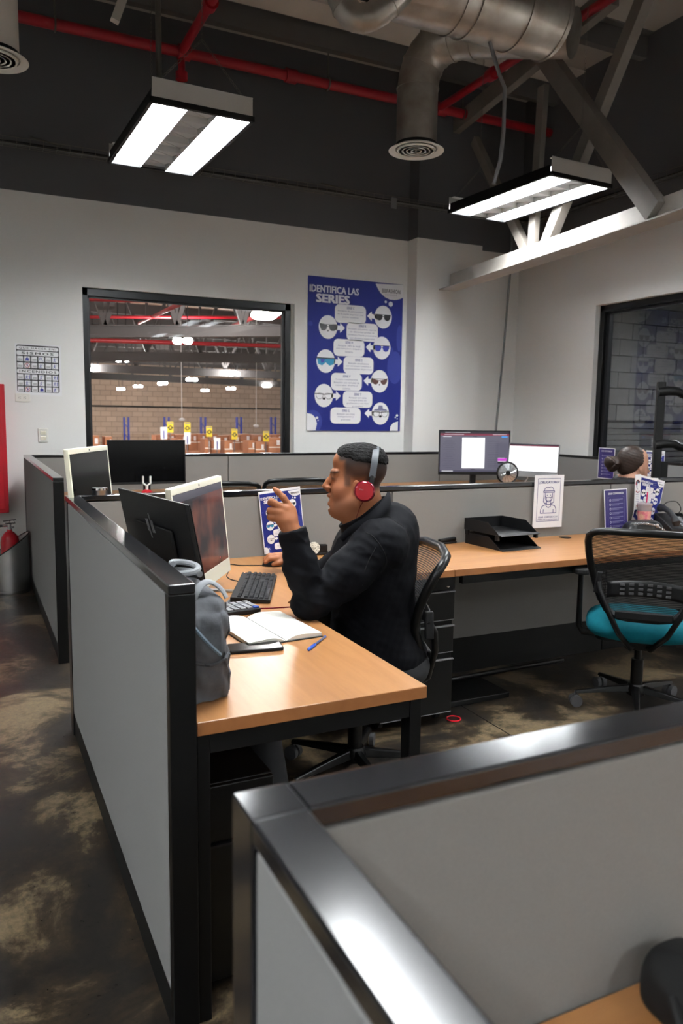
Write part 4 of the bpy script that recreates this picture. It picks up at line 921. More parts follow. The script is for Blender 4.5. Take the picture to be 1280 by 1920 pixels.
MB().tube([(ex-.05, ey, .53), (ex-.085, ey, .528), (ex-.1, ey, .51), (ex-.102, ey, .45), (ex-.098, ey, .3), (ex-.09, ey+.03, .2)], .010, 8).build('hose', 'black_rubber', e, smooth=True)
MB().cyl((ex-.102, ey, .405), (ex-.1, ey, .34), .016, n=12).build('nozzle', 'black_rubber', e, smooth=True)

# ================================================================== screens
def yaw_to(n): return math.atan2(n[0], -n[1])
def monitor(name, label, cat, topc, n, w, h, tilt, base_z, body='black_plastic', face='black_plastic', bez=(.008, .008, .008, .018), scr=None, scrmat='lcd_off', depth=.018, stand='plate', bulge=.03, group=None, logo=None, cam_dot=False):
    """topc: middle of the top edge of the front face; n: where the screen looks; bez: left, right, top, bottom"""
    th = yaw_to(n); nn_ = unit((n[0], n[1], 0)); off = math.sin(tilt)*h
    e = root(name, (topc[0]-nn_[0]*(.0)+nn_[0]*off/2, topc[1]+nn_[1]*off/2, base_z), label, cat, group, rz=th, world=False)
    ztop = topc[2]-base_z; yt = off/2                       # local: front looks to -y; the top leans to +y
    def X(x, y, z): return (x, yt-(h-z)*math.sin(tilt)+y*math.cos(tilt), ztop-(h-z)*math.cos(tilt)+y*math.sin(tilt))
    def bxl(x0, y0, z0, x1, y1, z1):
        m = bx(x0, y0, z0, x1, y1, z1); m.v = [X(*p) for p in m.v]; return m
    bxl(-w/2, .002, 0, w/2, depth, h).build('casing', body, e, bevel=.004)
    m = MB()
    l, r, t, b = bez
    m.box(-w/2, -.001, 0, w/2, .003, b); m.box(-w/2, -.001, h-t, w/2, .003, h); m.box(-w/2, -.001, b, -w/2+l, .003, h-t); m.box(w/2-r, -.001, b, w/2, .003, h-t); m.v = [X(*p) for p in m.v]
    bezel = m.build('bezel', face, e, bevel=.0015)
    if cam_dot: m = MB(); m.lathe([(0, 0), (.004, 0), (.004, .0012), (0, .0012)], 10, (0, -.001, h-t/2), (0, -1, 0)); m.v = [X(*p) for p in m.v]; m.build('webcam', 'ink', bezel)
    bxl(-w/2+l, 0, b, w/2-r, .0028, h-t).build('display', scrmat, e)
    if scr:
        me = scr((w-l-r), (h-t-b)); m = me.mb; m.v = [X(x+(l-r)/2, y-.0002, z+b) for x, y, z in m.v]; o = bpy.data.objects.new('picture', m.mesh('picture', me.mats, recalc=False)); COL.objects.link(o); o.parent = e
    if bulge: bxl(-w*.28, depth, h*.22, w*.28, depth+bulge, h*.72).build('rear_housing', body, e, bevel=.012)
    if logo:
        for m, mt in logo(h): m.v = [X(x, depth+bulge+.0006+y, z) for x, y, z in m.v]; m.build('logo', mt, e)
    zb = X(0, 0, h*.3); yb = zb[1]+depth+bulge*.6
    if stand == 'plate':
        m = MB(); m.box(-.03, yb-.012, .012, .03, yb+.012, zb[2]+.05); m.build('stand_neck', body, e, bevel=.004); m = MB(); m.prism(rr(0, yb-.03, .24, .18, .03), (0, 0, 0), (1, 0, 0), (0, 1, 0), (0, 0, .012)); m.build('stand_base', body, e, bevel=.003)
    elif stand == 'wire':
        m = MB(); m.tube([(-.13, yb-.13, .006), (-.13, yb-.0, .006), (-.06, yb+.03, .10), (-.05, yb-.0, zb[2])], .006, 8); m.tube([(.13, yb-.13, .006), (.13, yb-.0, .006), (.06, yb+.03, .10), (.05, yb-.0, zb[2])], .006, 8); m.tube([(-.13, yb-.13, .006), (.13, yb-.13, .006)], .006, 8); m.build('wire_stand', 'silver', e, smooth=True)
    return e
def hp_logo(h):
    m = MB(); c = (.0, h*.60)
    for dx in (-.030, -.013, .013, .030):
        tall = abs(dx) < .02; m.obox((c[0]+dx+.0, .0008, c[1]+(.012 if dx == -.013 else (-.012 if dx == .013 else 0))), (.0045, 0, 0), (0, .0008, 0), (.009 if 1 else 0, 0, .040 if tall else .026))
    m.obox((c[0]-.022, .0008, c[1]+.018), (.012, 0, 0), (0, .0008, 0), (.001, 0, .005)); m.obox((c[0]+.022, .0008, c[1]-.018), (.012, 0, 0), (0, .0008, 0), (.001, 0, .005))
    m.v = [(x*.75, y, c[1]+.035+(z-c[1])*.75) for x, y, z in m.v]
    return [(m, 'silver')]
mat('chrome_dark', S(185, 187, 190), .25, .8)
mat('caster_grey', S(70, 70, 72), .5)
# seat of the man: black screen seen from behind and white all-in-one
monitor('monitor', 'black monitor seen from behind above the left partition', 'monitor', (.4995, 2.357, 1.173), (.987, .163), .545, .335, .20, DZ+.0005, logo=hp_logo, bulge=.012)
def aio_screen(w, h):
    p = Print(.0003); p.rect(0, h*.955, w, h*.09, 'aio_band', 1); p.rect(0, h*.455, w, h*.91, 'aio_mottle', 1); p.disc(w*.30, h*.07, .004, .004, 'ink_red', 2, 8); return p
def aio_mat():
    m = mat('aio_mottle', S(14, 12, 13), .15, emit=(S(80, 60, 58), .35)); nt = m.node_tree; b = nt.nodes['Principled BSDF']; tc = nt.nodes.new('ShaderNodeTexCoord'); n = nt.nodes.new('ShaderNodeTexNoise'); n.inputs['Scale'].default_value = 7; n.inputs['Detail'].default_value = 2  # uneven reddish mottling across the display
    r = nt.nodes.new('ShaderNodeValToRGB'); r.color_ramp.elements[0].position = .38; r.color_ramp.elements[0].color = S(44, 40, 50); r.color_ramp.elements[1].position = .66; r.color_ramp.elements[1].color = S(150, 84, 70)
    nt.links.new(tc.outputs['Object'], n.inputs['Vector']); nt.links.new(n.outputs['Fac'], r.inputs[0]); nt.links.new(r.outputs[0], b.inputs['Emission Color'])
    mat('aio_band', S(12, 12, 14), .15, emit=(S(58, 56, 66), .8))
aio_mat()
TLa, TRa = PZ(319, 918, 1.18), PZ(414, 892, 1.18); tc_ = (TLa+TRa)/2; ua = unit(TRa-TLa); na = (ua[1], -ua[0])
wa = float(np.linalg.norm(TRa-TLa))
e = monitor('all_in_one_computer', 'white all-in-one computer with dim reddish screen facing the man', 'computer', tuple(tc_), na, wa, .385, .10, DZ+.0005, 'cream_plastic', 'cream_plastic', (.012, .012, .022, .055), aio_screen, 'lcd_off', .02, 'wire', .025, cam_dot=True)
# middle station: white all-in-one and black screen in front of the warehouse window
for T in np.linspace(1.1, 1.3, 81):
    a, b = PZ(126, 843, T), PZ(201, 835, T)
    if np.linalg.norm(a-b) < .50: break
ua = unit(b-a); zz = float(T)
monitor('all_in_one_computer', 'white all-in-one computer switched off beside the wide black screen', 'computer', tuple((a+b)/2), (ua[1], -ua[0]), float(np.linalg.norm(b-a)), .36, .08, DZ+.0005, 'cream_plastic', 'cream_plastic', (.015, .012, .022, .04), None, 'lcd_off', .02, 'wire', .025, cam_dot=True)
aio2_c = (a+b)/2
a, b = PY(200, 826, 6.52), PY(347, 824, 6.52)
e = monitor('monitor', 'wide black switched-off monitor below the warehouse window', 'monitor', tuple((a+b)/2), (0, -1), float(b[0]-a[0]), .37, .02, DZ+.0005, stand='plate')
c = PY(278, 905, 6.3); e = root('phone_holder', (float(c[0]), 6.36, DZ+.0005), 'white forked phone holder with red base below the black monitor', 'holder', world=False)
m = MB(); m.tube([(-.03, 0, .17), (-.03, 0, .11), (0, 0, .09), (.03, 0, .11), (.03, 0, .17)], .008, 8); m.cyl((0, 0, .05), (0, 0, .095), .012, n=10); m.build('fork', 'white_plastic', e, smooth=True); MB().lathe([(0, 0), (.05, 0), (.045, .04), (.02, .06), (0, .06)], 20).build('base', 'red_paint', e, smooth=True)
# right station: large screen with a document, silver all-in-one with a white page
def doc_picture(w, h):
    p = Print(.0006); p.rect(0, h/2, w, h, 'screen_grey', 1); p.rect(0, h*.975, w, h*.05, 'screen_dark', 2); p.rect(0, h*.925, w, h*.05, 'screen_maroon', 2); p.rect(-.02*w, h*.47, w*.33, h*.76, 'screen_white', 3)
    for i in range(16): p.rect(-w*.37, h*(.78-i*.045), w*(.10+.04*(i % 3)), h*.006, 'screen_line', 2); p.rect(w*.27, h*(.8-i*.045), w*.16, h*.006, 'screen_line', 2)
    p.rect(w*.43, h*.875, w*.085, h*.03, 'screen_blue', 3); p.rect(w*.405, h*.31, w*.13, h*.07, 'screen_violet', 3); p.rect(w*.405, h*.24, w*.13, h*.06, 'screen_dark', 3); p.rect(w*.39, h*.345, w*.10, h*.008, 'screen_white', 4); p.rect(w*.40, h*.265, w*.12, h*.008, 'screen_white', 4)
    p.rect(0, h*.02, w, h*.04, 'screen_line', 2); p.rect(-w*.39, h*.02, w*.16, h*.014, 'screen_pale', 3); p.rect(-w*.40, h*.872, w*.12, h*.012, 'screen_pale', 3); p.rect(0, h*.88, w*.06, h*.015, 'screen_dark', 3); p.rect(-.02*w, h*.06, w*.06, h*.015, 'screen_dark', 3)
    p.rect(-.25*w, h*.978, w*.36, h*.008, 'screen_pale', 3); p.rect(-.3*w, h*.925, w*.28, h*.008, 'screen_pale', 3); p.rect(.36*w, h*.93, w*.2, h*.008, 'screen_pale', 3)
    return p
def page_picture(w, h):
    p = Print(.0006); p.rect(0, h/2, w, h, 'screen_white', 1); p.rect(0, h*.975, w, h*.05, 'screen_dark', 2); p.rect(0, h*.935, w, h*.035, 'screen_maroon', 2); p.rect(0, h*.01, w, h*.02, 'screen_dark', 2); p.rect(-w*.05, h*.78, w*.5, h*.012, 'screen_pale', 2); p.rect(-w*.05, h*.745, w*.2, h*.01, 'screen_pale', 2); p.rect(w*.42, h*.04, w*.05, h*.01, 'screen_pale', 2)
    return p
a, b = PY(825, 807, 6.4), PY(953, 807, 6.4); c = (a+b)/2
monitor('monitor', 'large black monitor showing a white document page on a dark window', 'monitor', tuple(c), (-.30, -.95), .74, .445, .03, DZ+.0005, bez=(.012, .012, .012, .03), scr=doc_picture)
a = PD(955, 829, 7.55); b = PD(1049, 834, 7.3); c = (a+b)/2; ua = unit((b-a)*V((1, 1, 0)))
monitor('all_in_one_computer', 'silver all-in-one computer showing a bright white page', 'computer', (float(c[0]), float(c[1]), float((a[2]+b[2])/2)), (ua[1], -ua[0]), float(np.linalg.norm((b-a)[:2])), .325, .10, DZ+.0005, 'silver', 'silver', (.006, .006, .006, .05), page_picture, bulge=.02, stand='wire')
c = PD(951, 887, 7.05); e = root('desk_fan', (float(c[0]), float(c[1]), DZ+.0005), 'small round silver desk fan with black rim before the bright page', 'fan', rz=yaw_to((-.35, -.94)), world=False)
h_ = float(c[2])-DZ
MB().lathe([(.096, -.01), (.104, 0), (.096, .012), (.089,.0)], 36, (0, 0, h_), (0, -1, 0)).build('rim', 'black_plastic', e, smooth=True)
MB().lathe([(.022, .016), (.04, .014), (.089, .002), (.087, -.002), (0, -.006)], 36, (0, 0, h_), (0, -1, 0)).build('dish', 'silver', e, smooth=True)
MB().lathe([(0, .024), (.02, .022), (.026, .014), (0, .01)], 24, (0, 0, h_), (0, -1, 0)).build('hub', 'black_plastic', e, smooth=True)
m = MB()
for k in range(14): t = k*2*math.pi/14; m.tube([(.02*math.cos(t), -.022, h_+.02*math.sin(t)), (.07*math.cos(t+.3), -.018, h_+.07*math.sin(t+.3)), (.098*math.cos(t+.5), -.002, h_+.098*math.sin(t+.5))], .0013, 4)
m.build('guard', 'chrome', e); m = MB(); m.cyl((0, .02, 0.008), (0, .01, h_-.09), .012, n=12); m.lathe([(0, 0), (.06, 0), (.058, .01), (0, .014)], 24); m.build('stand', 'black_plastic', e, smooth=True)
# tin on the corner cap
c = PZ(186, 927, HP); e = root('steel_tin', (float(c[0]), 3.508, HP+.0005), 'low round steel tin standing on the partition corner', 'tin', world=False)
MB().lathe([(0, 0), (.031, 0), (.032, .003), (.032, .024), (.033, .026), (.033, .030), (.028, .031), (0, .029)], 28).build('body', 'steel', e, smooth=30); MB().lathe([(.0325, .021), (.0335, .021), (.0335, .030), (.0325, .030)], 28).build('lid_rim', 'chrome', e, smooth=30)

# ================================================================== things on the man's desk
def plan(px, py, z=DZ): p = PZ(px, py, z); return V((p[0], p[1], z))
# keyboard
K = [PZ(*q, DZ+.022) for q in ((455, 1071), (519, 1073.6), (504, 1123.7), (432, 1122))]; kc = sum(K)/4; kl = unit((K[0]+K[1])-(K[2]+K[3])); 
e = root('keyboard', (float(kc[0]), float(kc[1]), DZ+.0005), 'black computer keyboard lying lengthwise on the wood desk', 'keyboard', rz=math.atan2(kl[1], kl[0]), world=False)
KL, KW = .45, .145
m = MB(); m.prism([(-KW/2, 0), (KW/2, 0), (KW/2, .024), (-KW/2, .014)], (-KL/2, 0, 0), (0, 1, 0), (0, 0, 1), (KL, 0, 0)); m.build('case', 'black_plastic', e, bevel=.003)
m = MB()
def key(x, y, w=.0165, d=.0155, h=.006):
    z = .0145+(y+KW/2)/KW*.010; m.add([(x-w/2, y-d/2, z-.001), (x+w/2, y-d/2, z-.001), (x+w/2, y+d/2, z), (x-w/2, y+d/2, z), (x-w/2+.0025, y-d/2+.002, z+h), (x+w/2-.0025, y-d/2+.002, z+h), (x+w/2-.0025, y+d/2-.003, z+h), (x-w/2+.0025, y+d/2-.003, z+h)], [(4, 5, 6, 7), (0, 1, 5, 4), (1, 2, 6, 5), (2, 3, 7, 6), (3, 0, 4, 7)])
for r in range(6):
    y = -.058+r*.0185+(.006 if r == 5 else 0)
    for c in range(23):
        if c in (15, 19): continue
        if r == 0 and 3 <= c <= 8: continue
        if r in (2,) and 16 <= c <= 18: continue
        if r == 1 and c in (16, 18): continue
        key(-.212+c*.0192, y)
key(-.212+5.5*.0192, -.058, .11)
o = m.build('keys', 'dark_plastic', e); o['kind'] = 'stuff'
MB().box(.205, .058, .0245, .209, .062, .0252).build('indicator', 'green_led', e)
# calculator
a, b = plan(430, 1157), plan(487, 1149); u = unit(b-a); cc = (a+b)/2+V((-u[1], u[0], 0))*.055-u*.015
e = root('calculator', (float(cc[0]), float(cc[1]), DZ+.0005), 'dark calculator with rows of keys above the open notebook', 'calculator', rz=math.atan2(u[1], u[0]), world=False)
bx(-.075, -.06, 0, .075, .06, .018).build('case', 'dark_plastic', e, bevel=.004); m = MB(); mb2 = MB()
for r in range(5):
    for c in range(6): (mb2 if (c == 5 and r == 0) else m).obox((-.061+c*.0245, -.046+r*.021, .0205), (.0095, 0, 0), (0, .0075, 0), (0, 0, .0028))
o = m.build('keys', 'key_grey' if 'key_grey' in MATS else 'grey_plastic', e, bevel=.0015); o['kind'] = 'stuff'; mb2.build('blue_key', 'blue_pen', e, bevel=.0015)
# open notebook
NB = [PZ(*q, DZ+.012) for q in ((431, 1160), (507, 1146), (588, 1192), (466, 1203))]
nc = sum(NB)/4; ux = unit((NB[2]-NB[3])+(NB[1]-NB[0])*.6); 
e = root('notebook', (float(nc[0]), float(nc[1]), DZ+.0005), 'open notebook with white pages and faint pencil notes', 'notebook', rz=math.atan2(ux[1], ux[0])+.06, world=False)
bx(-.125, -.155, 0, .125, .155, .003).build('cover', 'leather', e, bevel=.001)
for s in (-1, 1):
    def pg(u, v, s=s): x = s*(.002+.12*u); return (x, -.15+.3*v, .004+.016*math.sin(min(1, u*2.2)*math.pi/2)*(1-.45*u))
    m = MB(); m.grid(pg, 14, 4); n = len(m.v); m.add([(p[0], p[1], .0032) for p in m.v], [tuple(reversed([i for i in f])) for f in m.f])
    top = [i for i in range(14)]
    for j in (0, 3): m.add([m.v[j*14+i] for i in range(14)]+[m.v[n+j*14+i] for i in range(14)], [(i, i+1, 15+i, 14+i) for i in range(13)])
    m.add([m.v[j*14+13] for j in range(4)]+[m.v[n+j*14+13] for j in range(4)], [(j, j+1, 5+j, 4+j) for j in range(3)])
    pgo = m.build('pages', 'paper_warm', e, smooth=35)
    m = MB()
    for k in range(14):
        y = .12-k*.017; L = .07+.03*random.random(); pts = [pg(.12+.62*t*L/.1, (y+.15)/.3) for t in np.linspace(0, 1, 5)]
        m.add([(p[0], p[1]+d, p[2]+.0006) for p in pts for d in (-.0006, .0006)], [(2*i, 2*i+2, 2*i+3, 2*i+1) for i in range(4)])
    m.build('pencil_notes', 'pencil', pgo) if 'pencil' in MATS else None
MB().tube([(.122, -.15, .006), (.124, -.02, .006), (.122, .14, .006)], .0008, 5).build('ribbon', 'bag_strap', e)
# smartphone
ph = [PZ(*q, DZ+.009) for q in ((440, 1205), (524, 1199), (529, 1216), (440, 1221))]; pcn = V((ph[1][0]+ph[2][0], ph[1][1]+ph[2][1], 0))/2; up_ = unit((ph[1]-ph[0])*V((1, 1, 0)))
c = pcn-up_*.078
e = root('smartphone', (float(c[0]), float(c[1]), DZ+.0005), 'black smartphone lying face up beside the grey bag', 'phone', rz=math.atan2(up_[1], up_[0]), world=False)
MB().prism(rr(0, 0, .16, .078, .011), (0, 0, 0), (1, 0, 0), (0, 1, 0), (0, 0, .0088)).build('case', 'black_rubber', e, bevel=.002); MB().prism(rr(0, 0, .152, .071, .009), (0, 0, .0086), (1, 0, 0), (0, 1, 0), (0, 0, .0006)).build('display', 'lcd_off', e)
# pen
a, b = plan(577, 1219, DZ+.004), plan(609, 1194, DZ+.004); d = unit(b-a); a = b-d*.145
e = root('ballpoint_pen', tuple((a+b)/2*V((1, 1, 0))+V((0, 0, DZ))), 'clear ballpoint pen with blue cap on the desk near the notebook', 'pen')
MB().tube([a+d*.055, b], .0038, 8).build('barrel', 'clear_plastic', e, smooth=True); MB().tube([a, a+d*.006, a+d*.052, a+d*.058], [.002, .0052, .0052, .004], 10).build('cap', 'blue_pen', e, smooth=True); MB().tube([a+d*.05, b-d*.004], .0014, 6).build('ink_tube', 'ink_blue', e); MB().tube([b-d*.006, b+d*.003], .004, 8).build('end_plug', 'blue_pen', e, smooth=True)
# mouse and cables
mz = plan(514, 1061); e = root('computer_mouse', (float(mz[0]), float(mz[1]), DZ+.0005), 'black computer mouse under the right hand of the man', 'mouse', rz=math.atan2(-.25, .97)+math.pi, world=False)
def mo(u, v):
    t = u*2*math.pi; k = math.sin(v*math.pi/2); r = math.cos(v*math.pi/2)**.5; return (.056*r*math.cos(t), .031*r*math.sin(t)*(1-.08*math.cos(t)), .036*k*(1-.25*max(0, math.cos(t))*r))
MB().grid(mo, 28, 9, True).build('shell', 'black_satin', e, smooth=True); MB().tube([(.03, 0, .026), (.034, 0, .03), (.04, 0, .026)], .004, 8).build('wheel', 'grey_plastic', e, smooth=True)
def cable(label, pts, r=.0022, mt='black_rubber', name='cable'):
    P_ = [V(p) for p in pts]; out = []
    for i in range(len(P_)-1):
        p0, p1, p2, p3 = P_[max(i-1, 0)], P_[i], P_[i+1], P_[min(i+2, len(P_)-1)]
        for t in np.linspace(0, 1, 7)[:-1]: out.append(.5*((2*p1)+(-p0+p2)*t+(2*p0-5*p1+4*p2-p3)*t*t+(-p0+3*p1-3*p2+p3)*t**3))
    out.append(P_[-1]); return solo(name, MB().tube(out, r, 6), mt, tuple(P_[len(P_)//2]), label, 'cable', smooth=True)
zc_ = DZ+.0028
cable('thin black mouse cable crossing the desk to the computer', [plan(501, 1060, zc_+.004), plan(480, 1060, zc_), plan(450, 1060, zc_), plan(430, 1058, zc_), plan(405, 1064, zc_)])
cable('short looped black keyboard cable by the silver stand', [plan(446, 1090, zc_+.004), plan(432, 1086, zc_), plan(425, 1080, zc_), plan(428, 1070, zc_), plan(415, 1071, zc_), plan(398, 1068, zc_)])
cable('dark red cable lying behind the open notebook', [plan(478, 1141, zc_), plan(510, 1140, zc_), plan(545, 1138, zc_), plan(556, 1137, zc_)], .0022, 'red_gloss')
# round white disc on a small black stand
c = PY(588, 1040, 3.40); e = root('badge_stand', (float(c[0]), 3.40, DZ+.0005), 'small round white printed disc on a black stand behind the jacket', 'stand', rz=-.25, world=False)
MB().lathe([(0, .004), (.030, .004), (.031, 0), (.030, -.004), (0, -.004)], 30, (0, 0, .036), (0, -1, 0)).build('disc', 'badge', e, smooth=40) if 'badge' in MATS else None
m = MB(); m.box(-.01, .004, 0, .08, .05, .012); m.box(.02, .006, .01, .07, .04, .05); m.build('stand', 'black_plastic', e, bevel=.004)
# grey bag
e = root('grey_bag', (.495, 1.86, DZ+.0005), 'grey fabric lunch bag with handles and blue zip at the desk edge', 'bag')
bw0, bw1, by0, by1, bh = .429, .556, 1.715, 2.06, .262
rb = random.Random(3)
def bagf(u, v):
    t = u*2*math.pi; z = v; n_ = 4.0
    k = 1-.06*z-.30*max(0, (z-.68)/.32)**2
    cx_, cy_ = (bw0+bw1)/2, (by0+by1)/2; c, s_ = math.cos(t), math.sin(t)
    x = cx_+(bw1-bw0)/2*math.copysign(abs(c)**(2/n_), c)*(1-.05*z); y = cy_+(by1-by0)/2*k*math.copysign(abs(s_)**(2/n_), s_)
    f = .006*math.sin(9*z+3*c)+.005*math.sin(17*z+7*x*20+2*s_)+.004*math.sin(40*x+22*z)
    if s_ < -.3: y += f*1.1+.012*math.sin(z*math.pi)*-1
    if c > .3: x -= abs(f)*.8
    if z > .93: sh = (z-.93)/.07; x = x+(cx_-x)*.55*sh; y = y+(cy_-y)*.45*sh
    return (max(x, .4285), y, DZ+.0015+bh*z+(.012*math.sin(5*y+2) if z > .8 else 0))
m = MB(); m.grid(bagf, 56, 30, True); n = 56
m.add([bagf(i/n, 0) for i in range(n)], [tuple(range(n))]); m.add([bagf(i/n, 1) for i in range(n)], [tuple(range(n))])
m.build('body', 'bag_grey', e, smooth=180)
def bagfront(x, z, d=.004): 
    best = min((bagf(u/200, z) for u in range(100, 200)), key=lambda p: abs(p[0]-x)+ (0 if p[1] < 1.85 else 9)); return V((x, best[1]-d, best[2]))
m = MB(); pts = [bagfront(bw0+.008+.055*t**1.5+.02*t, .82-.38*t) for t in np.linspace(0, 1, 12)]; m.tube(pts, .0045, 6); m.build('zip', 'bag_zip', e, smooth=True)
pts = [bagfront(bw0+.004+.118*t, .42-.10*math.sin(t*math.pi)+.06*t, .003) for t in np.linspace(0, 1, 14)]; MB().tube(pts, .004, 6).build('pocket_hem', 'bag_grey', e, smooth=True)
pts = [bagfront(bw1-.012, .05+.85*t, .002) for t in np.linspace(0, 1, 16)]; MB().tube(pts, .003, 6).build('piping', 'bag_grey', e, smooth=True)
hz = DZ+bh
for k, (y0, dz, xo) in enumerate(((1.78, .02, .012),)):
    pts = [V((.455+xo+.085*t, y0+.02*math.sin(t*3), hz-.03+ (dz+.02)*math.sin(t*math.pi)**.7)) for t in np.linspace(0, 1, 14)]
    m = MB(); m.tube(pts, .0055, 8, sq=2.2); m.build('handle', 'bag_strap', e, smooth=True)
pts = [V((.485+.042*math.cos(t)*(1-.03*t), 1.93+.05*math.sin(t), hz+.002+.0035*t)) for t in np.linspace(0, 9.5, 34)]; MB().tube(pts, .008, 8).build('coiled_strap', 'bag_strap', e, smooth=True)

# ================================================================== things on the straight desk
e = root('document_tray', (2.56, 3.31, DZ+.0005), 'two stacked black plastic document trays on the wood desk', 'tray', rz=.06, world=False)
for k, z in enumerate((0., .075)):
    m = MB(); w, d = .132, .145; t = .0025; dy = .012*k
    m.box(-w, -d+dy, z, w, d+dy, z+t)
    for s in (-1, 1): m.prism([(-d+dy, z), (d+dy, z), (d+dy, z+.062), (-d*.35+dy, z+.062), (-d+.012+dy, z+.012)], (s*w-(t if s > 0 else 0), 0, 0), (0, 1, 0), (0, 0, 1), (t, 0, 0))
    m.box(-w, d+dy-t, z, w, d+dy, z+.062); m.obox((0, -d+dy-.008, z+.004), (w, 0, 0), (0, .01, .004), (0, -.0006, .0014))
    m.build('tray', 'black_plastic', e, bevel=.0015)
    if k == 0:
        [bx(s*w-.006, q*d*.85-.006, .05, s*w+.006, q*d*.85+.018, .078).build('riser', 'black_plastic', e) for s in (-1, 1) for q in (-1, 1)]
c = plan(838, 1019); e = root('stapler', (float(c[0]), float(c[1])-.0, DZ+.0005), 'flat black stapler beside the document trays', 'stapler', rz=.1, world=False)
m = MB(); m.prism(rr(0, 0, .12, .032, .01), (0, 0, 0), (1, 0, 0), (0, 1, 0), (0, 0, .010)); m.build('base', 'black_plastic', e, bevel=.003); MB().obox((.0, 0, .021), (.055, 0, .003), (0, .013, 0), (-.0005, 0, .008)).build('arm', 'black_plastic', e, bevel=.005)
# purse
c = plan(1165, 995); cx_, cy_ = float(c[0]), 3.33
e = root('quilted_purse', (cx_, cy_, DZ+.0005), 'small black quilted purse with chain lying on the straight desk', 'purse', rz=-.1, world=False)
def pu(u, v):
    t = u*2*math.pi; n_ = 3; c, s_ = math.cos(t), math.sin(t); k = 1-.22*v**2; z = .085*math.sin(v*math.pi/2); sh = math.cos(v*math.pi/2)**.35
    x = .14*math.copysign(abs(c)**(2/n_), c)*k*sh; y = .055*math.copysign(abs(s_)**(2/n_), s_)*sh; q = .0035*(abs(math.sin(32*(x+z)))+abs(math.sin(32*(x-z))))
    return (x, y+math.copysign(q, s_), z)
MB().grid(pu, 120, 26, True).build('body', 'leather', e, smooth=True)
m = MB(); pts = [V((-.12+.24*t, -.058-.012*math.sin(t*3.1), .075-.05*t+.02*math.sin(t*3.1))) for t in np.linspace(0, 1, 26)]
for i in range(25): c = (pts[i]+pts[i+1])/2; d = unit(pts[i+1]-pts[i]); u = unit(np.cross(d, (0, 1, 0) if i % 2 else (0, .4, 1))); m.tube([c+d*.008*math.cos(t)+u*.005*math.sin(t) for t in np.linspace(0, 6.28, 9)[:-1]], .0018, 5, closed=True)
m.build('chain', 'chrome_dark', e, smooth=True); MB().lathe([(0, 0), (.012, 0), (.012, .004), (0, .004)], 16, (.05, -.063, .06), (0, -1, 0)).build('clasp', 'chrome_dark', e, smooth=True)
# pink drink
c = PY(1206, 985, 3.41); e = root('drink_cup', (float(c[0]), 3.41, DZ+.0005), 'clear cup of pink iced drink with red straw', 'cup', world=False)
MB().lathe([(0, .002), (.030, .002), (.041, .125), (.041, .13), (0, .13)], 28).build('drink', 'pink_drink', e, smooth=40); MB().lathe([(.041, .13), (.0435, .165), (.041, .165), (.0385, .13)], 28).build('cup_wall', 'ice_lid', e, smooth=40)
MB().lathe([(.046, .163), (.047, .17), (.045, .176), (.03, .180), (.006, .180), (.006, .176), (.044, .168)], 28).build('lid', 'ice_lid', e, smooth=40); MB().cyl((.008, 0, .12), (.018, .0, .245), .0042, n=10).build('straw', 'magenta', e, smooth=True)
MB().lathe([(0, 0), (.010, 0), (.010, .0012), (0, .0012)], 12, (-.015, -.0375, .07), (-.3, -.95, .1)).build('printed_mark', 'ink', e)
# desk telephone
c = plan(1243, 992); e = root('desk_telephone', (float(c[0]), 3.36, DZ+.0005), 'dark grey office telephone with corded handset beside the pink drink', 'telephone', rz=-.25, world=False)
m = MB(); m.prism([(-.10, 0), (.10, 0), (.10, .095), (.07, .105), (-.10, .03)], (-.095, 0, 0), (0, 1, 0), (0, 0, 1), (.19, 0, 0)); m.build('base', 'dark_plastic', e, bevel=.006)
sl = lambda x, y: (x, y, .03+(y+.10)/.17*.075+.002)
m = MB()
for r in range(4):
    for c in range(3): x, y, z = sl(.0+c*.024, -.075+r*.021); m.obox((x, y, z), (.009, 0, 0), (0, .007, .003), (0, -.001, .003))
for c in range(4): x, y, z = sl(.075, -.075+c*.02); m.obox((x, y, z), (.007, 0, 0), (0, .006, .0026), (0, -.001, .003))
o = m.build('keys', 'grey_plastic', e, bevel=.001); o['kind'] = 'stuff'
x, y, z = sl(.03, .042); MB().obox((x, y, z), (.05, 0, 0), (0, .018, .008), (0, -.0005, .001)).build('display', 'lcd_off', e); MB().obox(sl(.025, .012), (.018, 0, 0), (0, .012, .005), (0, -.0006, .0016)).build('function_keys', 'grey_plastic', e)
h0, h1 = V(sl(-.06, -.09))+V((0, 0, .02)), V(sl(-.06, .075))+V((0, 0, .018)); dh = unit(h1-h0); uh = V((0, -dh[2], dh[1]))
MB().tube([h0-dh*.012+uh*-.008, h0+uh*.012, h0+dh*.03+uh*.026, (h0+h1)/2+uh*.034, h1-dh*.03+uh*.026, h1+uh*.012, h1+dh*.012-uh*.008], [.016, .026, .018, .015, .018, .026, .016], 14).build('handset', 'dark_plastic', e, smooth=True)
cable('black telephone cord curling behind the telephone', [(float(c_x), float(c_y), float(c_z)) for c_x, c_y, c_z in [tuple(PY(px, py, 3.42)) for px, py in ((1236, 955), (1250, 942), (1268, 941), (1276, 956), (1262, 968), (1240, 972))]], .0028)
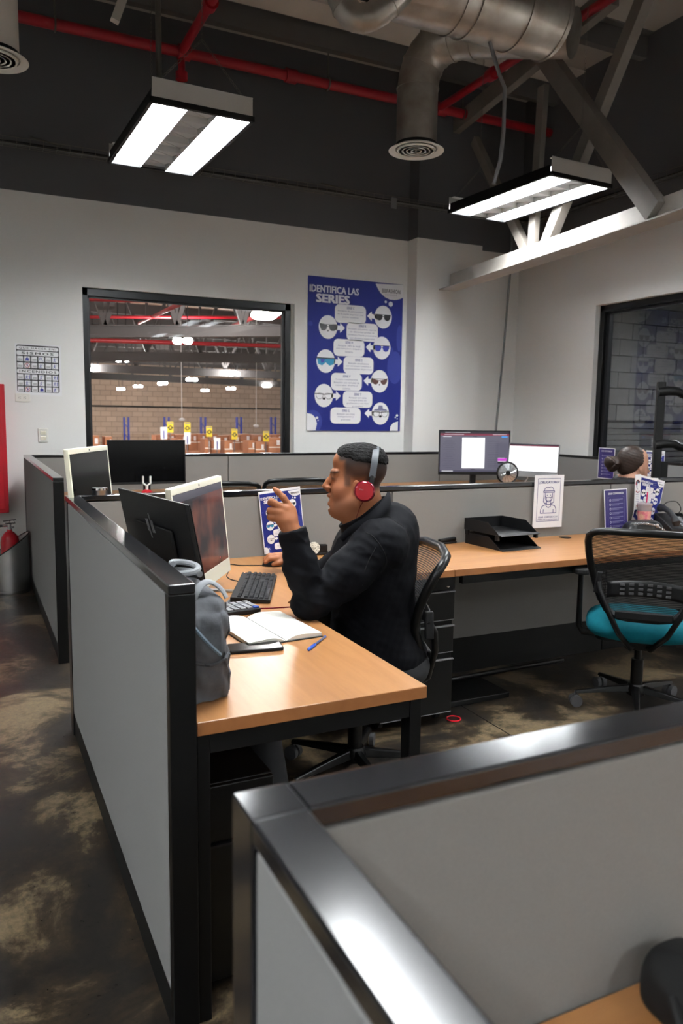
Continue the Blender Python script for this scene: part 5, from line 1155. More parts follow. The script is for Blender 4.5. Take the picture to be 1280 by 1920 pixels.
# open laptop at the right edge
c = plan(1300, 985); e = root('laptop', (4.36, 3.24, DZ+.0005), 'open laptop with lilac screen cut by the right edge', 'laptop', rz=yaw_to((-.55, -.83)), world=False)
m = MB(); m.box(-.17, -.12, 0, .17, .115, .016); m.build('base', 'black_plastic', e, bevel=.004); m = MB()
for r in range(5):
    for q in range(13): m.box(-.15+q*.0233, -.03+r*.024, .016, -.131+q*.0233, -.011+r*.024, .0178)
o = m.build('keys', 'dark_plastic', e); o['kind'] = 'stuff'
tl = .22; X_ = lambda x, y, z: (x, .115+z*math.sin(tl)+y*math.cos(tl), .018+z*math.cos(tl)-y*math.sin(tl))
m = bx(-.17, 0, 0, .17, .008, .235); m.v = [X_(*p) for p in m.v]; m.build('lid', 'black_plastic', e, bevel=.003)
p = Print(.0004); p.rect(0, .12, .32, .205, 'screen_lilac', 1); p.rect(0, .214, .32, .018, 'screen_pale', 2); p.rect(-.11, .19, .08, .03, 'screen_white', 2); p.rect(-.02, .19, .05, .012, 'screen_pale', 2)
for i in range(6): p.rect(-.11, .15-i*.018, .07, .004, 'screen_violet', 2)
m = p.mb; m.v = [X_(x, y-.0005, z) for x, y, z in m.v]; o = bpy.data.objects.new('picture', m.mesh('picture', p.mats, recalc=False)); COL.objects.link(o); o.parent = e

# black floor stand with two arms at the right, behind the dark haired person
p0 = PD(1240, 716, 6.3); px_, py_ = float(p0[0]), float(p0[1]); zt_ = float(p0[2])
e = root('black_stand', (px_, py_, 0), 'tall black stand with two side arms in front of the side window', 'stand', rz=-YAW, world=False)
bx(-.033, -.02, .03, .033, .02, zt_).build('post', 'black_satin', e, bevel=.004)
for z in (zt_-.085, zt_-.515):
    m = MB(); m.tube([(-.03, -.01, z), (.05, -.01, z+.012), (.13, -.01, z+.012), (.17, -.01, z-.012), (.24, -.01, z-.02), (.36, -.01, z-.02)], [.038, .04, .038, .035, .04, .04], 12); m.build('arm', 'black_satin', e, smooth=True)
bx(.03, -.02, .0, .09, .02, zt_-.65).build('lower_bracket', 'black_satin', e, bevel=.004); m = MB(); m.box(-.2, -.03, 0, .36, .03, .03); m.box(-.03, -.25, 0, .03, .25, .03); m.build('foot', 'black_satin', e, bevel=.004)
# red ring on the floor, black bag in the lower right corner
c = PZ(850, 1347, .004); solo('red_ring', MB().tube([(c[0]+.033*math.cos(t), c[1]+.033*math.sin(t), .0035) for t in np.linspace(0, 2*math.pi, 33)[:-1]], .0032, 8, closed=True), 'red_gloss2' if 'red_gloss2' in MATS else 'red_paint', (float(c[0]), float(c[1]), 0), 'thin red ring lying on the floor by the drawers', 'ring', smooth=True)
c = PY(1262, 1850, .53); e = root('black_bag', (float(c[0])+.055, .545, DZ+.0035), 'black bag on the near desk cut by the lower right corner', 'bag', world=False)
def bb(u, v):
    t = u*2*math.pi; c, s_ = math.cos(t), math.sin(t); sh = (1-abs(2*v-1)**4)**.25 if 0 < v < 1 else .02
    return (.055*math.copysign(abs(c)**.6, c)*sh*(1-.12*v), .05*math.copysign(abs(s_)**.6, s_)*sh, .066*v+.003*math.sin(9*v+3*c))
MB().grid(bb, 36, 16, True).build('body', 'black_matte', e, smooth=True); MB().tube([(-.05, -.01, .045), (-.06, -.03, .03), (-.055, -.045, .01)], .006, 8).build('strap', 'black_rubber', e, smooth=True); MB().tube([(-.03, -.02, .062), (0, -.015, .075), (.03, -.02, .062)], .004, 8).build('handle', 'black_rubber', e, smooth=True)

# ================================================================== office chairs
def chair_proto(label):
    e = root('office_chair', (0, 0, 0), label, 'chair', 'black mesh office chairs', world=False)
    ZS = lambda z: .505+(z-.505)*.90
    prof = [(.52, .125), (.545, .155), (.60, .185), (.68, .212), (.76, .232), (.84, .245), (.90, .250), (.935, .246), (.955, .225)]   # height, half width
    def yb(z): return .215+.10*max(0, (.70-z)/.2)**1.5*.25+.05*((z-.7)/.25)**2*(1 if z > .7 else .6)+(.05 if z > .7 else 0)*((z-.7)/.25)
    def wrap(x): return -.10*(abs(x)/.25)**2*.45
    loop = [(x, z) for z, x in prof]; loop += [(.17, .966), (0, .970), (-.17, .966)]+[(-x, z) for z, x in reversed(prof)]+[(-.06, .512), (.06, .512)]
    pts = [V((x*1.04, yb(z)+wrap(x), ZS(z))) for x, z in loop]
    MB().tube(pts, .0175, 10, closed=True).build('back_frame', 'black_satin', e, smooth=True)
    def bm2(u, v):
        z = .52+.445*v; w = np.interp(z, [p[0] for p in prof], [p[1] for p in prof])*(.98 if z < .93 else .96); x = -w+2*w*u; return (x*1.04, yb(z)+wrap(x)+.006*math.sin(u*math.pi), ZS(z))
    MB().grid(bm2, 20, 18).build('back_mesh', 'chair_mesh', e, smooth=True)
    def lum(u, v): x = -.165+.33*u; return (x, .265+wrap(x)*.6+.012*math.cos((u-.5)*3)+.0, .622+.075*v-.02*(2*u-1)**2)
    lp = MB().grid(lum, 16, 5).build('lumbar_panel', 'black_plastic', e, smooth=True)
    so = lp.modifiers.new('solid', 'SOLIDIFY'); so.thickness = .005
    m = MB()
    for i in range(6):
        for j in range(3): u = .2+.12*i; p = lum(u, .2+.28*j); m.obox((p[0], p[1]+.004, p[2]), (.0105, 0, 0), (0, .003, 0), (0, 0, .005))
    o = m.build('slots', 'caster_grey', e); o['kind'] = 'stuff'
    m = MB(); m.obox((0, .262, .527), (.125, 0, 0), (0, .010, 0), (0, 0, .020)); m.build('lower_bracket', 'black_plastic', e, bevel=.006)
    for s in (-1, 1):
        MB().tube([(s*.205, .235, .685), (s*.198, .262, .64), (s*.165, .275, .56), (s*.105, .265, .44), (s*.045, .16, .345), (s*.02, .05, .335)], [.014, .014, .013, .013, .014, .014], 10).build('back_support', 'black_satin', e, smooth=True)
        MB().obox((s*.206, .24, .67), (.012, 0, 0), (0, .016, 0), (-s*.008, 0, .05)).build('side_clip', 'black_plastic', e, bevel=.005)
    def seat(u, v):
        t = u*2*math.pi; c, s_ = math.cos(t), math.sin(t); n_ = 3.2; a = (v-.5)*math.pi; r = math.cos(a)**.45; z = .425+.066*math.sin(a)
        x = .255*math.copysign(abs(c)**(2/n_), c)*r; y = -.02+.245*math.copysign(abs(s_)**(2/n_), s_)*r; return (x, y, z-.02*max(0, -y-.1)**2*20+.02*max(0, (y-.05)/.2)**2*.3)
    MB().grid(seat, 44, 15, True).build('seat', 'teal_fabric', e, smooth=True)
    m = MB(); m.prism(rr(0, -.02, .42, .4, .08), (0, 0, .372), (1, 0, 0), (0, 1, 0), (0, 0, .018)); m.build('seat_pan', 'black_plastic', e)
    m = MB(); m.box(-.07, -.13, .325, .07, .13, .373); m.build('mechanism', 'black_plastic', e, bevel=.012)
    MB().tube([(.06, -.02, .345), (.2, -.03, .35), (.26, -.03, .345)], .006, 8).build('lever', 'black_plastic', e, smooth=True)
    m = MB(); m.cyl((0, 0, .115), (0, 0, .25), .029); m.cyl((0, 0, .25), (0, 0, .33), .017); m.build('gas_column', 'black_satin', e, smooth=True); MB().lathe([(0, .07), (.045, .07), (.048, .10), (.036, .125), (0, .125)], 24).build('hub', 'black_satin', e, smooth=True)
    for k in range(5):
        t = k*2*math.pi/5+.3; d = V((math.cos(t), math.sin(t), 0)); q = V((-math.sin(t), math.cos(t), 0))
        m = MB(); pr = [(.03, .024, .085, .118), (.12, .020, .080, .108), (.30, .014, .066, .082)]; vs = []
        for r, hw, z0, z1 in pr: vs += [d*r+q*hw+V((0, 0, z0)), d*r-q*hw+V((0, 0, z0)), d*r-q*hw*.6+V((0, 0, z1)), d*r+q*hw*.6+V((0, 0, z1))]
        m.add(vs, [(i*4+j, i*4+(j+1) % 4, i*4+4+(j+1) % 4, i*4+4+j) for i in range(2) for j in range(4)]+[(0, 1, 2, 3), (8, 9, 10, 11)]); lg = m.build('leg', 'black_satin', e, bevel=.004)
        m = MB(); c = d*.295+V((0, 0, .029))
        for s in (-1, 1): m.cyl(c+q*s*.006, c+q*s*.026, .029, n=20)
        m.cyl(c+V((0, 0, .02)), c+V((0, 0, .05)), .007, n=8); m.build('caster', 'caster_grey', lg, smooth=True)
    for s in (-1, 1):
        m = MB(); m.tube([(s*.16, 0, .365), (s*.27, 0, .365), (s*.288, 0, .39), (s*.288, .0, .67)], [.018, .018, .016, .014], 10); ar = m.build('arm_post', 'black_satin', e, smooth=True)
        m = MB(); m.prism(rr(s*.283, -.02, .085, .24, .04, 6), (0, 0, .668), (1, 0, 0), (0, 1, 0), (0, 0, .028)); m.build('arm_pad', 'black_rubber', ar, bevel=.008, seg=3)
    return e
CH = chair_proto('black mesh office chair with turquoise seat at the straight desk'); nA = (.70, .71); CH.location = (2.945, 2.69, 0); CH.rotation_euler = (0, 0, yaw_to(nA))
nM = (-.94, .34); MCH = V((1.33, 2.60, 0)); mch = dup(CH, tuple(MCH), yaw_to(nM), 'black mesh office chair the man with red headphones sits on')
for o in [c for c in mch.children if c.name.startswith('arm_post')]:
    for g in list(o.children): bpy.data.objects.remove(g)
    bpy.data.objects.remove(o)
def behind(px, py, w, lab, n=(.1, 1)):
    q = PD(px, py, w); dup(CH, (float(q[0])+n[0]*.27, float(q[1])+n[1]*.27, 0), yaw_to(n), lab)
behind(557, 893, 6.1, 'black mesh chair back showing above the partition left of the man')
behind(421, 905, 5.7, 'black mesh chair back beside the white screen, mostly hidden by the partition', (.25, .97))

# ================================================================== people: signed distance shapes meshed into one continuous surface
RH = V((math.cos(YAW), -math.sin(YAW), 0)); FH = V((math.sin(YAW), math.cos(YAW), 0))
def fr(p): p = V(p); return V((p@RH, p@FH, p[2]))            # world -> frame (right, away, up)
def J(px, py, w, dr=0., df=0., du=0.): return fr(PD(px, py, w))+V((dr, df, du))
def smin(a, b, k):
    h = np.clip(.5+.5*(b-a)/k, 0, 1); return b+(a-b)*h-k*h*(1-h)
def smax(a, b, k): return -smin(-a, -b, k)
def cap(p, a, b, r1, r2):
    pa = p-a; ba = b-a; h = np.clip(pa@ba/(ba@ba), 0, 1); return np.linalg.norm(pa-h[:, None]*ba, axis=1)-(r1+(r2-r1)*h)
def elli(p, c, r, rot=None):
    q = p-c
    if rot is not None: q = q@rot
    k0 = np.linalg.norm(q/r, axis=1); k1 = np.linalg.norm(q/(r*r), axis=1)+1e-9; return k0*(k0-1)/k1
def rotx_(ang):   # rotation in the right/up plane
    c, s = math.cos(ang), math.sin(ang); return np.array([[c, 0, -s], [0, 1, 0], [s, 0, c]])
def chain(p, pts, rs, k=.012):
    d = None
    for i in range(len(pts)-1):
        q = cap(p, pts[i], pts[i+1], rs[i], rs[i+1]); d = q if d is None else smin(d, q, k)
    return d
def grouped(groups, k):
    """each group: (fn, lo, hi) evaluated only near its own bounds"""
    def f(p):
        d = np.full(len(p), .5)
        for fn, lo, hi in groups:
            m = np.all((p > lo-.06) & (p < hi+.06), axis=1)
            if m.any(): d[m] = smin(d[m], fn(p[m]), k)
            # far points keep a distance bound to the box
            n = ~m
            if n.any(): q = np.maximum(np.maximum(lo-p[n], p[n]-hi), 0); d[n] = np.minimum(d[n], np.linalg.norm(q, axis=1)+.0)
        return d
    return f
def sdf_mesh(f, lo, hi, h, B=8):
    lo = V(lo); hi = V(hi); nb = np.ceil((hi-lo)/(B*h)).astype(int)
    I = np.stack(np.meshgrid(*[np.arange(n) for n in nb], indexing='ij'), -1).reshape(-1, 3)
    c = lo+(I+.5)*B*h; v = f(c); I = I[np.abs(v) < B*h*1.15]
    off = np.stack(np.meshgrid(*[np.arange(B+1)]*3, indexing='ij'), -1).reshape(-1, 3)
    Vv = np.empty((len(I), (B+1)**3))
    for s in range(0, len(I), 300):
        pts = lo+(I[s:s+300, None, :]*B+off[None])*h; Vv[s:s+300] = f(pts.reshape(-1, 3)).reshape(-1, (B+1)**3)
    Vv = Vv.reshape(-1, B+1, B+1, B+1); N = (nb+2)*B
    key = lambda g: (g[..., 0]*N[1]+g[..., 1])*N[2]+g[..., 2]
    corners = [(i, j, k) for i in (0, 1) for j in (0, 1) for k in (0, 1)]
    C = np.stack([Vv[:, i:i+B, j:j+B, k:k+B] for i, j, k in corners], -1); S_ = C < 0; act = S_.any(-1) & ~S_.all(-1)
    bi, x, y, z = np.nonzero(act); G = I[bi]*B+np.stack([x, y, z], -1); vals = C[bi, x, y, z]; cc = np.array(corners, float)
    acc = np.zeros((len(G), 3)); cnt = np.zeros(len(G))
    for a in range(8):
        for b in range(a+1, 8):
            if np.abs(cc[a]-cc[b]).sum() != 1: continue
            va, vb = vals[:, a], vals[:, b]; m = (va < 0) != (vb < 0); t = np.where(m, va/(va-vb+1e-12), 0)
            acc += np.where(m[:, None], cc[a]+(cc[b]-cc[a])*t[:, None], 0); cnt += m
    P_ = lo+(G+acc/cnt[:, None])*h; kk = key(G); od = np.argsort(kk); ks = kk[od]
    def find(g):
        q = key(g); i = np.searchsorted(ks, q); i = np.minimum(i, len(ks)-1); ok = ks[i] == q; return np.where(ok, od[i], -1)
    quads = []
    for ax in range(3):
        sl0 = [slice(0, B)]*3; sl1 = list(sl0); sl1[ax] = slice(1, B+1)
        a = Vv[(slice(None),)+tuple(sl0)]; b = Vv[(slice(None),)+tuple(sl1)]; m = (a < 0) != (b < 0)
        bi, x, y, z = np.nonzero(m); g = I[bi]*B+np.stack([x, y, z], -1); neg = a[bi, x, y, z] < 0
        u, w = [(1, 2), (2, 0), (0, 1)][ax]; du = np.zeros(3, int); du[u] = 1; dw = np.zeros(3, int); dw[w] = 1
        q = np.stack([find(g-du-dw), find(g-dw), find(g), find(g-du)], -1); ok = (q >= 0).all(-1); q = q[ok]; neg = neg[ok]
        q[~neg] = q[~neg][:, ::-1]; quads.append(q)
    return P_, np.concatenate(quads)
def sdf_obj(name, f, lo, hi, h, mats, parent, base, tone=None, facemat=None):
    P_, Q = sdf_mesh(f, lo, hi, h); me = bpy.data.meshes.new(name); q = P_-V(base)
    me.vertices.add(len(q)); me.vertices.foreach_set('co', q.astype(np.float32).ravel()); me.loops.add(len(Q)*4); me.loops.foreach_set('vertex_index', Q.astype(np.int32).ravel())
    me.polygons.add(len(Q)); me.polygons.foreach_set('loop_start', np.arange(len(Q), dtype=np.int32)*4); me.polygons.foreach_set('loop_total', np.full(len(Q), 4, dtype=np.int32))
    for m in mats: me.materials.append(MATS[m])
    me.update(calc_edges=True); me.validate()
    me.polygons.foreach_set('use_smooth', [True]*len(me.polygons))
    if tone is not None:
        a = me.color_attributes.new('tone', 'FLOAT_COLOR', 'POINT'); a.data.foreach_set('color', tone(P_).astype(np.float32).ravel())
    o = bpy.data.objects.new(name, me); COL.objects.link(o); o.parent = parent; return o
def noise3(p, s, seed=0):
    r = np.random.RandomState(seed); d = 0
    for i in range(7):
        k = r.normal(size=3)*s*(.6+.25*i); d = d+np.sin(p@k+r.rand()*6.28)/(1.2+.35*i)
    return d/3.2
sst = lambda a, b, x: (lambda t: t*t*(3-2*t))(np.clip((x-a)/(b-a), 0, 1))

# ------------------------------------------------------------------ the man
WH = 2.82                                                     # depth of his head
def hc(x, y, c=0.): return J(580+x/5.818, 810+y/5.818, WH)+V((0, c, 0))     # points measured on the profile
HS = WH/FPX/5.818                                             # metres per unit of that measure
def head_sdf(p):
    el = lambda x, y, c, a, b, cw: elli(p, hc(x, y, c), V((a*HS, cw, b*HS)))
    d = el(568, 385, 0, 278, 250, .079)                                        # skull
    d = smin(d, el(420, 330, 0, 165, 150, .066), .02)                         # forehead
    d = smin(d, el(410, 610, 0, 175, 235, .066), .022)                        # face
    d = smin(d, el(400, 790, 0, 150, 125, .058), .025)                        # jaw
    for s in (-1, 1):
        d = smin(d, cap(p, hc(300, 830, s*.016), hc(520, 745, s*.060), .024, .03), .03)      # jawline
        d = smin(d, el(345, 640, s*.040, 95, 85, .026), .02)                  # cheek
        d = smin(d, cap(p, hc(262, 440, s*.012), hc(290, 432, s*.045), .0125, .010), .012)   # brow
    d = smin(d, el(272, 850, 0, 42, 46, .020), .022)                          # chin
    d = smin(d, el(400, 880, 0, 130, 70, .048), .03)                          # double chin
    d = smin(d, el(262, 745, 0, 42, 78, .024), .016)                          # mouth mound
    d = smin(d, chain(p, [hc(255, 462), hc(212, 530), hc(176, 588)], [.0085, .0095, .0125], .008), .010)     # nose
    for s in (-1, 1): d = smin(d, el(205, 606, s*.0115, 30, 24, .0085), .007)
    d = smin(d, el(207, 640, 0, 28, 16, .006), .008)
    d = smin(d, el(215, 690, 0, 27, 22, .019), .006)                          # upper lip
    d = smin(d, el(226, 778, 0, 27, 22, .018), .006)                          # lower lip
    d = smax(d, -cap(p, hc(205, 733, -.013), hc(205, 733, .013), .0045, .0045), .004)
    d = smax(d, -el(225, 820, 0, 18, 12, .022), .008)
    for s in (-1, 1):
        d = smax(d, -el(226, 492, s*.031, 42, 30, .016), .010)                # eye socket
        d = smin(d, elli(p, hc(283, 492, s*.030), V((.0125, .0125, .0125))), .003)
        d = smin(d, cap(p, hc(250, 474, s*.02), hc(286, 476, s*.043), .004, .004), .004)     # lids
        d = smin(d, cap(p, hc(252, 510, s*.02), hc(290, 510, s*.043), .0035, .0035), .004)
        e_ = elli(p, hc(512, 600, s*.080), V((46*HS, .008, 98*HS)), rotx_(.12)); e_ = smax(e_, -elli(p, hc(520, 600, s*.090), V((26*HS, .008, 62*HS))), .004); d = smin(d, e_, .006)     # ear
    d = smin(d, cap(p, hc(590, 700), hc(660, 1010), .062, .070), .03)         # neck
    d = smin(d, cap(p, hc(470, 860), hc(560, 1030), .045, .06), .03)
    return d
hb = np.array([hc(130, 1060), hc(880, 90)]); hlo = np.minimum(hb[0], hb[1])-V((0, .1, 0)); hhi = np.maximum(hb[0], hb[1])+V((0, .1, 0))
# joints (right, away, up)
ShL, ElL, WrL = J(712, 1024, 2.66), J(583, 1127, 2.60), J(548, 1000, 2.57)
ShR, ElR, WrR = J(688, 1006, 3.06), J(610, 1085, 3.20), J(541, 1050, 3.36)
Hip = J(722, 1235, 2.92); Chest = J(692, 1060, 2.87); Belly = J(690, 1165, 2.90)
def hl(x, y, c=0.): return J(480+x/8, 890+y/8, 2.57)+V((0, c, 0))          # raised left hand
def handL(p):
    d = chain(p, [WrL+(ElL-WrL)*.35, WrL, hl(480, 700)], [.034, .029, .030], .015)
    mc = {'i': hl(530, 530, .012), 'm': hl(452, 520, -.002), 'r': hl(378, 568, -.008), 'l': hl(322, 648, -.006)}
    for q in mc.values(): d = smin(d, cap(p, hl(500, 790), q, .021, .0135), .014)
    d = smin(d, elli(p, hl(455, 650, .010), V((.036, .018, .042))), .012)
    fing = lambda d, pts, rs: smin(d, chain(p, pts, rs, .005), .006)
    d = fing(d, [mc['i'], hl(405, 345, .006), hl(322, 262, .008), hl(272, 218, .012)], [.0125, .0108, .0095, .0078])
    d = fing(d, [mc['m'], hl(232, 402, -.004), hl(208, 432, .016), hl(246, 470, .03)], [.0125, .0112, .0098, .0085])
    d = fing(d, [mc['r'], hl(212, 532, -.006), hl(205, 566, .016), hl(252, 600, .028)], [.0122, .0108, .0095, .0085])
    d = fing(d, [mc['l'], hl(208, 632, -.004), hl(212, 664, .013), hl(258, 690, .022)], [.0115, .0100, .0088, .0078])
    d = fing(d, [hl(560, 740, .02), hl(500, 590, .042), hl(400, 520, .05), hl(320, 490, .046)], [.017, .0145, .0125, .009])
    return d
def handR(p):
    b = J(533, 1046, 3.37); d = chain(p, [WrR+(ElR-WrR)*.3, WrR, b], [.034, .028, .027], .015)
    dirs = [(.0, .030, .006), (.0, .010, .010), (.002, -.010, .008), (.006, -.028, .002)]
    for i, (r, f_, u) in enumerate(dirs):
        k = b+V((-.036+r, f_, u)); t = k+V((-.030, 0, -.002)); e_ = t+V((-.020, 0, -.016)); d = smin(d, chain(p, [b, k, t, e_], [.022, .0108, .0100, .0085], .006), .008)
    th = J(534, 1062, 3.33); d = smin(d, chain(p, [b+V((.0, -.022, -.008)), b+V((-.022, -.038, -.016)), b+V((-.045, -.040, -.022))], [.015, .0115, .009], .006), .008)
    return d
KneeL, KneeR = fr((.80, 2.33, .50)), fr((.86, 2.72, .50)); AnkL, AnkR = fr((.86, 2.25, .09)), fr((.92, 2.68, .09))
def core(p):
    d = elli(p, Chest, V((.115, .17, .19))); d = smin(d, elli(p, Belly, V((.12, .15, .17))), .05); d = smin(d, cap(p, ShL, ShR, .05, .05), .05)
    d = smin(d, chain(p, [ShL, ElL, WrL], [.045, .038, .028], .03), .03); d = smin(d, chain(p, [ShR, ElR, WrR], [.045, .038, .028], .03), .03)
    d = smin(d, elli(p, Hip, V((.12, .15, .10))), .05)
    for K_, A_, s in ((KneeL, AnkL, -1), (KneeR, AnkR, 1)): d = smin(d, chain(p, [Hip+V((0, s*.08, 0)), K_, A_], [.07, .05, .035], .03), .04); d = smin(d, cap(p, A_+V((.03, 0, -.045)), A_+V((-.15, 0, -.06)), .03, .025), .02)
    d = smin(d, cap(p, J(705, 1000, 2.85), hc(640, 900), .06, .055), .04)
    return d
def bounds(pts, m): a = np.array(pts); return a.min(0)-m, a.max(0)+m
man = root('person', tuple(RH*Hip[0]+FH*Hip[1]), 'man in dark jacket and red headphones sitting sideways with a raised finger', 'person', rz=-YAW, world=False)
mb_ = V((Hip[0], Hip[1], 0))
allp = [ShL, ShR, ElL, ElR, WrL, WrR, Hip, KneeL, KneeR, AnkL, AnkR]
clo, chi = bounds(allp, .2); clo[2] = -.02
body = grouped([(head_sdf, hlo, hhi), (handL, *bounds([hl(190, 200), hl(600, 900), WrL+(ElL-WrL)*.3], .03)), (handR, *bounds([J(500, 1045, 3.37), J(560, 1045, 3.37)], .06)), (core, clo, chi)], .012)
SKIN, DARK, LIP = V((.30, .108, .046)), V((.012, .010, .010)), V((.20, .055, .042))
def tone(P_):
    c = np.tile(SKIN, (len(P_), 1)); o0 = hc(0, 0); x = (P_[:, 0]-o0[0])/HS; y = -(P_[:, 2]-o0[2])/HS; inh = np.all((P_ > hlo) & (P_ < hhi), axis=1) & (y < 1000)
    lat = P_[:, 1]-hc(0, 0)[1]
    c *= (1+.10*noise3(P_, 40, 3))[:, None]
    red = np.exp(-((x-330)**2+(y-640)**2)/(2*90**2))*.5*inh; c = c*(1-red[:, None])+V((.33, .11, .055))*red[:, None]
    beard = sst(640, 760, y)*sst(980, 840, y)*sst(240, 300, x)*sst(640, 480, x)*.30*inh; c = c*(1-beard[:, None])+V((.12, .075, .055))*beard[:, None]
    top = sst(330, 270, y); side = sst(330, 400, x+.25*(y-300)*0)*sst(600, 470, y)                  # clipped sides fade into the skin
    burn = sst(370, 400, x)*sst(470, 440, x)*sst(590, 540, y)
    back = sst(560, 640, x)*sst(640, 560, y)
    hm = np.maximum.reduce([top*sst(300, 345, x), side*sst(340, 420, x)*sst(520, 430, y), burn*.85, back])*inh
    dens = .78+.22*sst(430, 250, y)+.1*sst(600, 800, x); hm = np.clip(hm*dens, 0, .97); c = c*(1-hm[:, None])+DARK*1.4*hm[:, None]
    al = np.abs(lat)
    br = np.exp(-((y-(428-(x-215)*.12))/15.)**2)*sst(205, 222, x)*sst(345, 310, x)*sst(.006, .014, al)*inh*.85; c = c*(1-br[:, None])+DARK*br[:, None]
    ey = np.exp(-(((x-268)/26)**2+((y-493)/11)**2))*sst(.012, .02, al)*inh*.8; c = c*(1-ey[:, None])+DARK*ey[:, None]
    lp = np.exp(-(((y-700)/16)**2))*sst(250, 205, x)+np.exp(-(((y-772)/22)**2))*sst(258, 215, x); lp = np.clip(lp, 0, 1)*sst(.024, .017, al)*inh*.75; c = c*(1-lp[:, None])+LIP*lp[:, None]
    return np.concatenate([np.clip(c, .005, 1), np.ones((len(c), 1))], 1)
lo, hi = np.minimum(clo, hlo)-.02, np.maximum(chi, hhi)+.02; lo[2] = -.02
sdf_obj('body', body, lo, hi, .0036, ['skin'], man, mb_, tone)
# hair on top
def hair_sdf(p):
    d = elli(p, hc(575, 330), V((283*HS, .081, 212*HS))); d = smin(d, elli(p, hc(430, 235), V((128*HS, .062, 92*HS))), .02)
    x = (p[:, 0]-hc(0, 0)[0])/HS; y = -(p[:, 2]-hc(0, 0)[2])/HS
    d = smax(d, (y-(262+.13*(x-300)))*HS, .008); d = smax(d, (300-x-.3*(y-230))*HS, .006)
    return d-.0042*np.abs(noise3(p*V((1.3, 1, .8)), 420, 5))-.003*noise3(p, 130, 8)
sdf_obj('hair', hair_sdf, hlo-.02, hhi+.03, .0026, ['hair'], man, mb_)
# jacket
def fold(p):
    t = 0; f = noise3(p, 26, 11)*.005+noise3(p*V((1, .6, 1.6)), 60, 12)*.0022
    e_ = np.exp(-((p-ElL)**2).sum(1)/(.11**2)); f += e_*.006*np.sin((p-ElL)@V((55, 8, 60)))
    a_ = np.exp(-((p-(ShL+ElL)/2)**2).sum(1)/(.16**2)); f += a_*.005*np.sin((p-ShL)@V((50, 10, -36))+1)
    w_ = np.exp(-((p-(ElL+WrL)/2)**2).sum(1)/(.09**2)); f += w_*.0045*np.sin((p-WrL)@V((20, 10, 85)))
    arm = np.exp(-np.minimum(cap(p, ShL, ElL, .05, .05), cap(p, ElL, WrL, .05, .05)).clip(0)**2/.04**2); rn = 1-2.4*np.abs(noise3(p*V((1, .7, 1)), 34, 31)); f += arm*.0065*rn+.003*(1-2.4*np.abs(noise3(p, 20, 33)))
    return f
Ck = hc(655, 985)                                            # collar centre
Cuff = WrL+(WrL-ElL)*.03; CuffR = WrR+(ElR-WrR)*.10
def jacket_sdf(p):
    d = elli(p, J(698, 1075, 2.88), V((.160, .215, .235)), rotx_(.12)); d = smin(d, elli(p, J(700, 1180, 2.90), V((.160, .195, .20))), .06)
    d = smin(d, elli(p, J(728, 1010, 2.87), V((.105, .175, .14)), rotx_(-.35)), .05)
    d = smin(d, cap(p, ShL+V((.01, .03, .005)), ShR, .078, .078), .06); d = smin(d, elli(p, Hip+V((0, 0, .03)), V((.155, .19, .10))), .05)
    d = smin(d, chain(p, [ShL+V((0, .015, 0)), (ShL+ElL)/2+V((0, 0, -.006)), ElL], [.082, .071, .060], .03), .035)
    fa_ = chain(p, [ElL, (ElL+WrL)/2, Cuff], [.060, .055, .046], .03); q = unit(WrL-ElL); fa_ = smax(fa_, (p-Cuff)@q, .004); d = smin(d, fa_, .018)
    ra = chain(p, [ShR, ElR, CuffR], [.080, .062, .046], .03); q = unit(WrR-ElR); ra = smax(ra, (p-CuffR)@q, .004); d = smin(d, ra, .03)
    d = d-fold(p)
    # stand-up collar: a tilted band around the neck
    ax = unit(V((-.50, 0, .86))); q = p-hc(640, 985); t = q@ax; rad = q-t[:, None]*ax; e2 = unit(V((.86, 0, .50))); a_ = rad@e2; b_ = rad[:, 1]
    rr_ = np.sqrt((a_/.094)**2+(b_/.088)**2); col = np.maximum(np.abs(rr_-1)*.09-.0065, np.abs(t-.008)-.036-.012*sst(-.3, .9, a_/.09)); d = smin(d, col, .012)
    d = smax(d, -smax(cap(p, hc(570, 700), hc(650, 1060), .074, .078), -(np.abs(t)*0+.001)*0+ (p[:, 2]*0-1), .001), .006)      # neck opening
    return d
jlo, jhi = bounds([ShL, ShR, ElL, ElR, Cuff, CuffR, Hip, hc(800, 600), J(600, 1050, 2.87)], .13)
sdf_obj('jacket', jacket_sdf, jlo, jhi, .0042, ['jacket'], man, mb_)
def shirt_sdf(p): return smin(cap(p, hc(540, 960), hc(630, 1060), .066, .078), cap(p, hc(640, 900), hc(660, 1040), .064, .075), .02)
slo, shi = bounds([hc(500, 930), hc(740, 1080)], .09); 
def shirt2(p): ax = unit(V((-.50, 0, .86))); return smax(shirt_sdf(p), (p-hc(640, 965))@ax, .006)
sdf_obj('undershirt', shirt2, slo, shi, .005, ['jacket_inner'], man, mb_)
def onto(f, p, n=14):
    p = V(p).reshape(1, 3).copy()
    for _ in range(n):
        d = f(p)[0]; g = V([(f(p+V(e_)*.002)[0]-f(p-V(e_)*.002)[0])/.004 for e_ in ((1, 0, 0), (0, 1, 0), (0, 0, 1))]); p = p-d*g/(g@g+1e-9)
    return p[0]
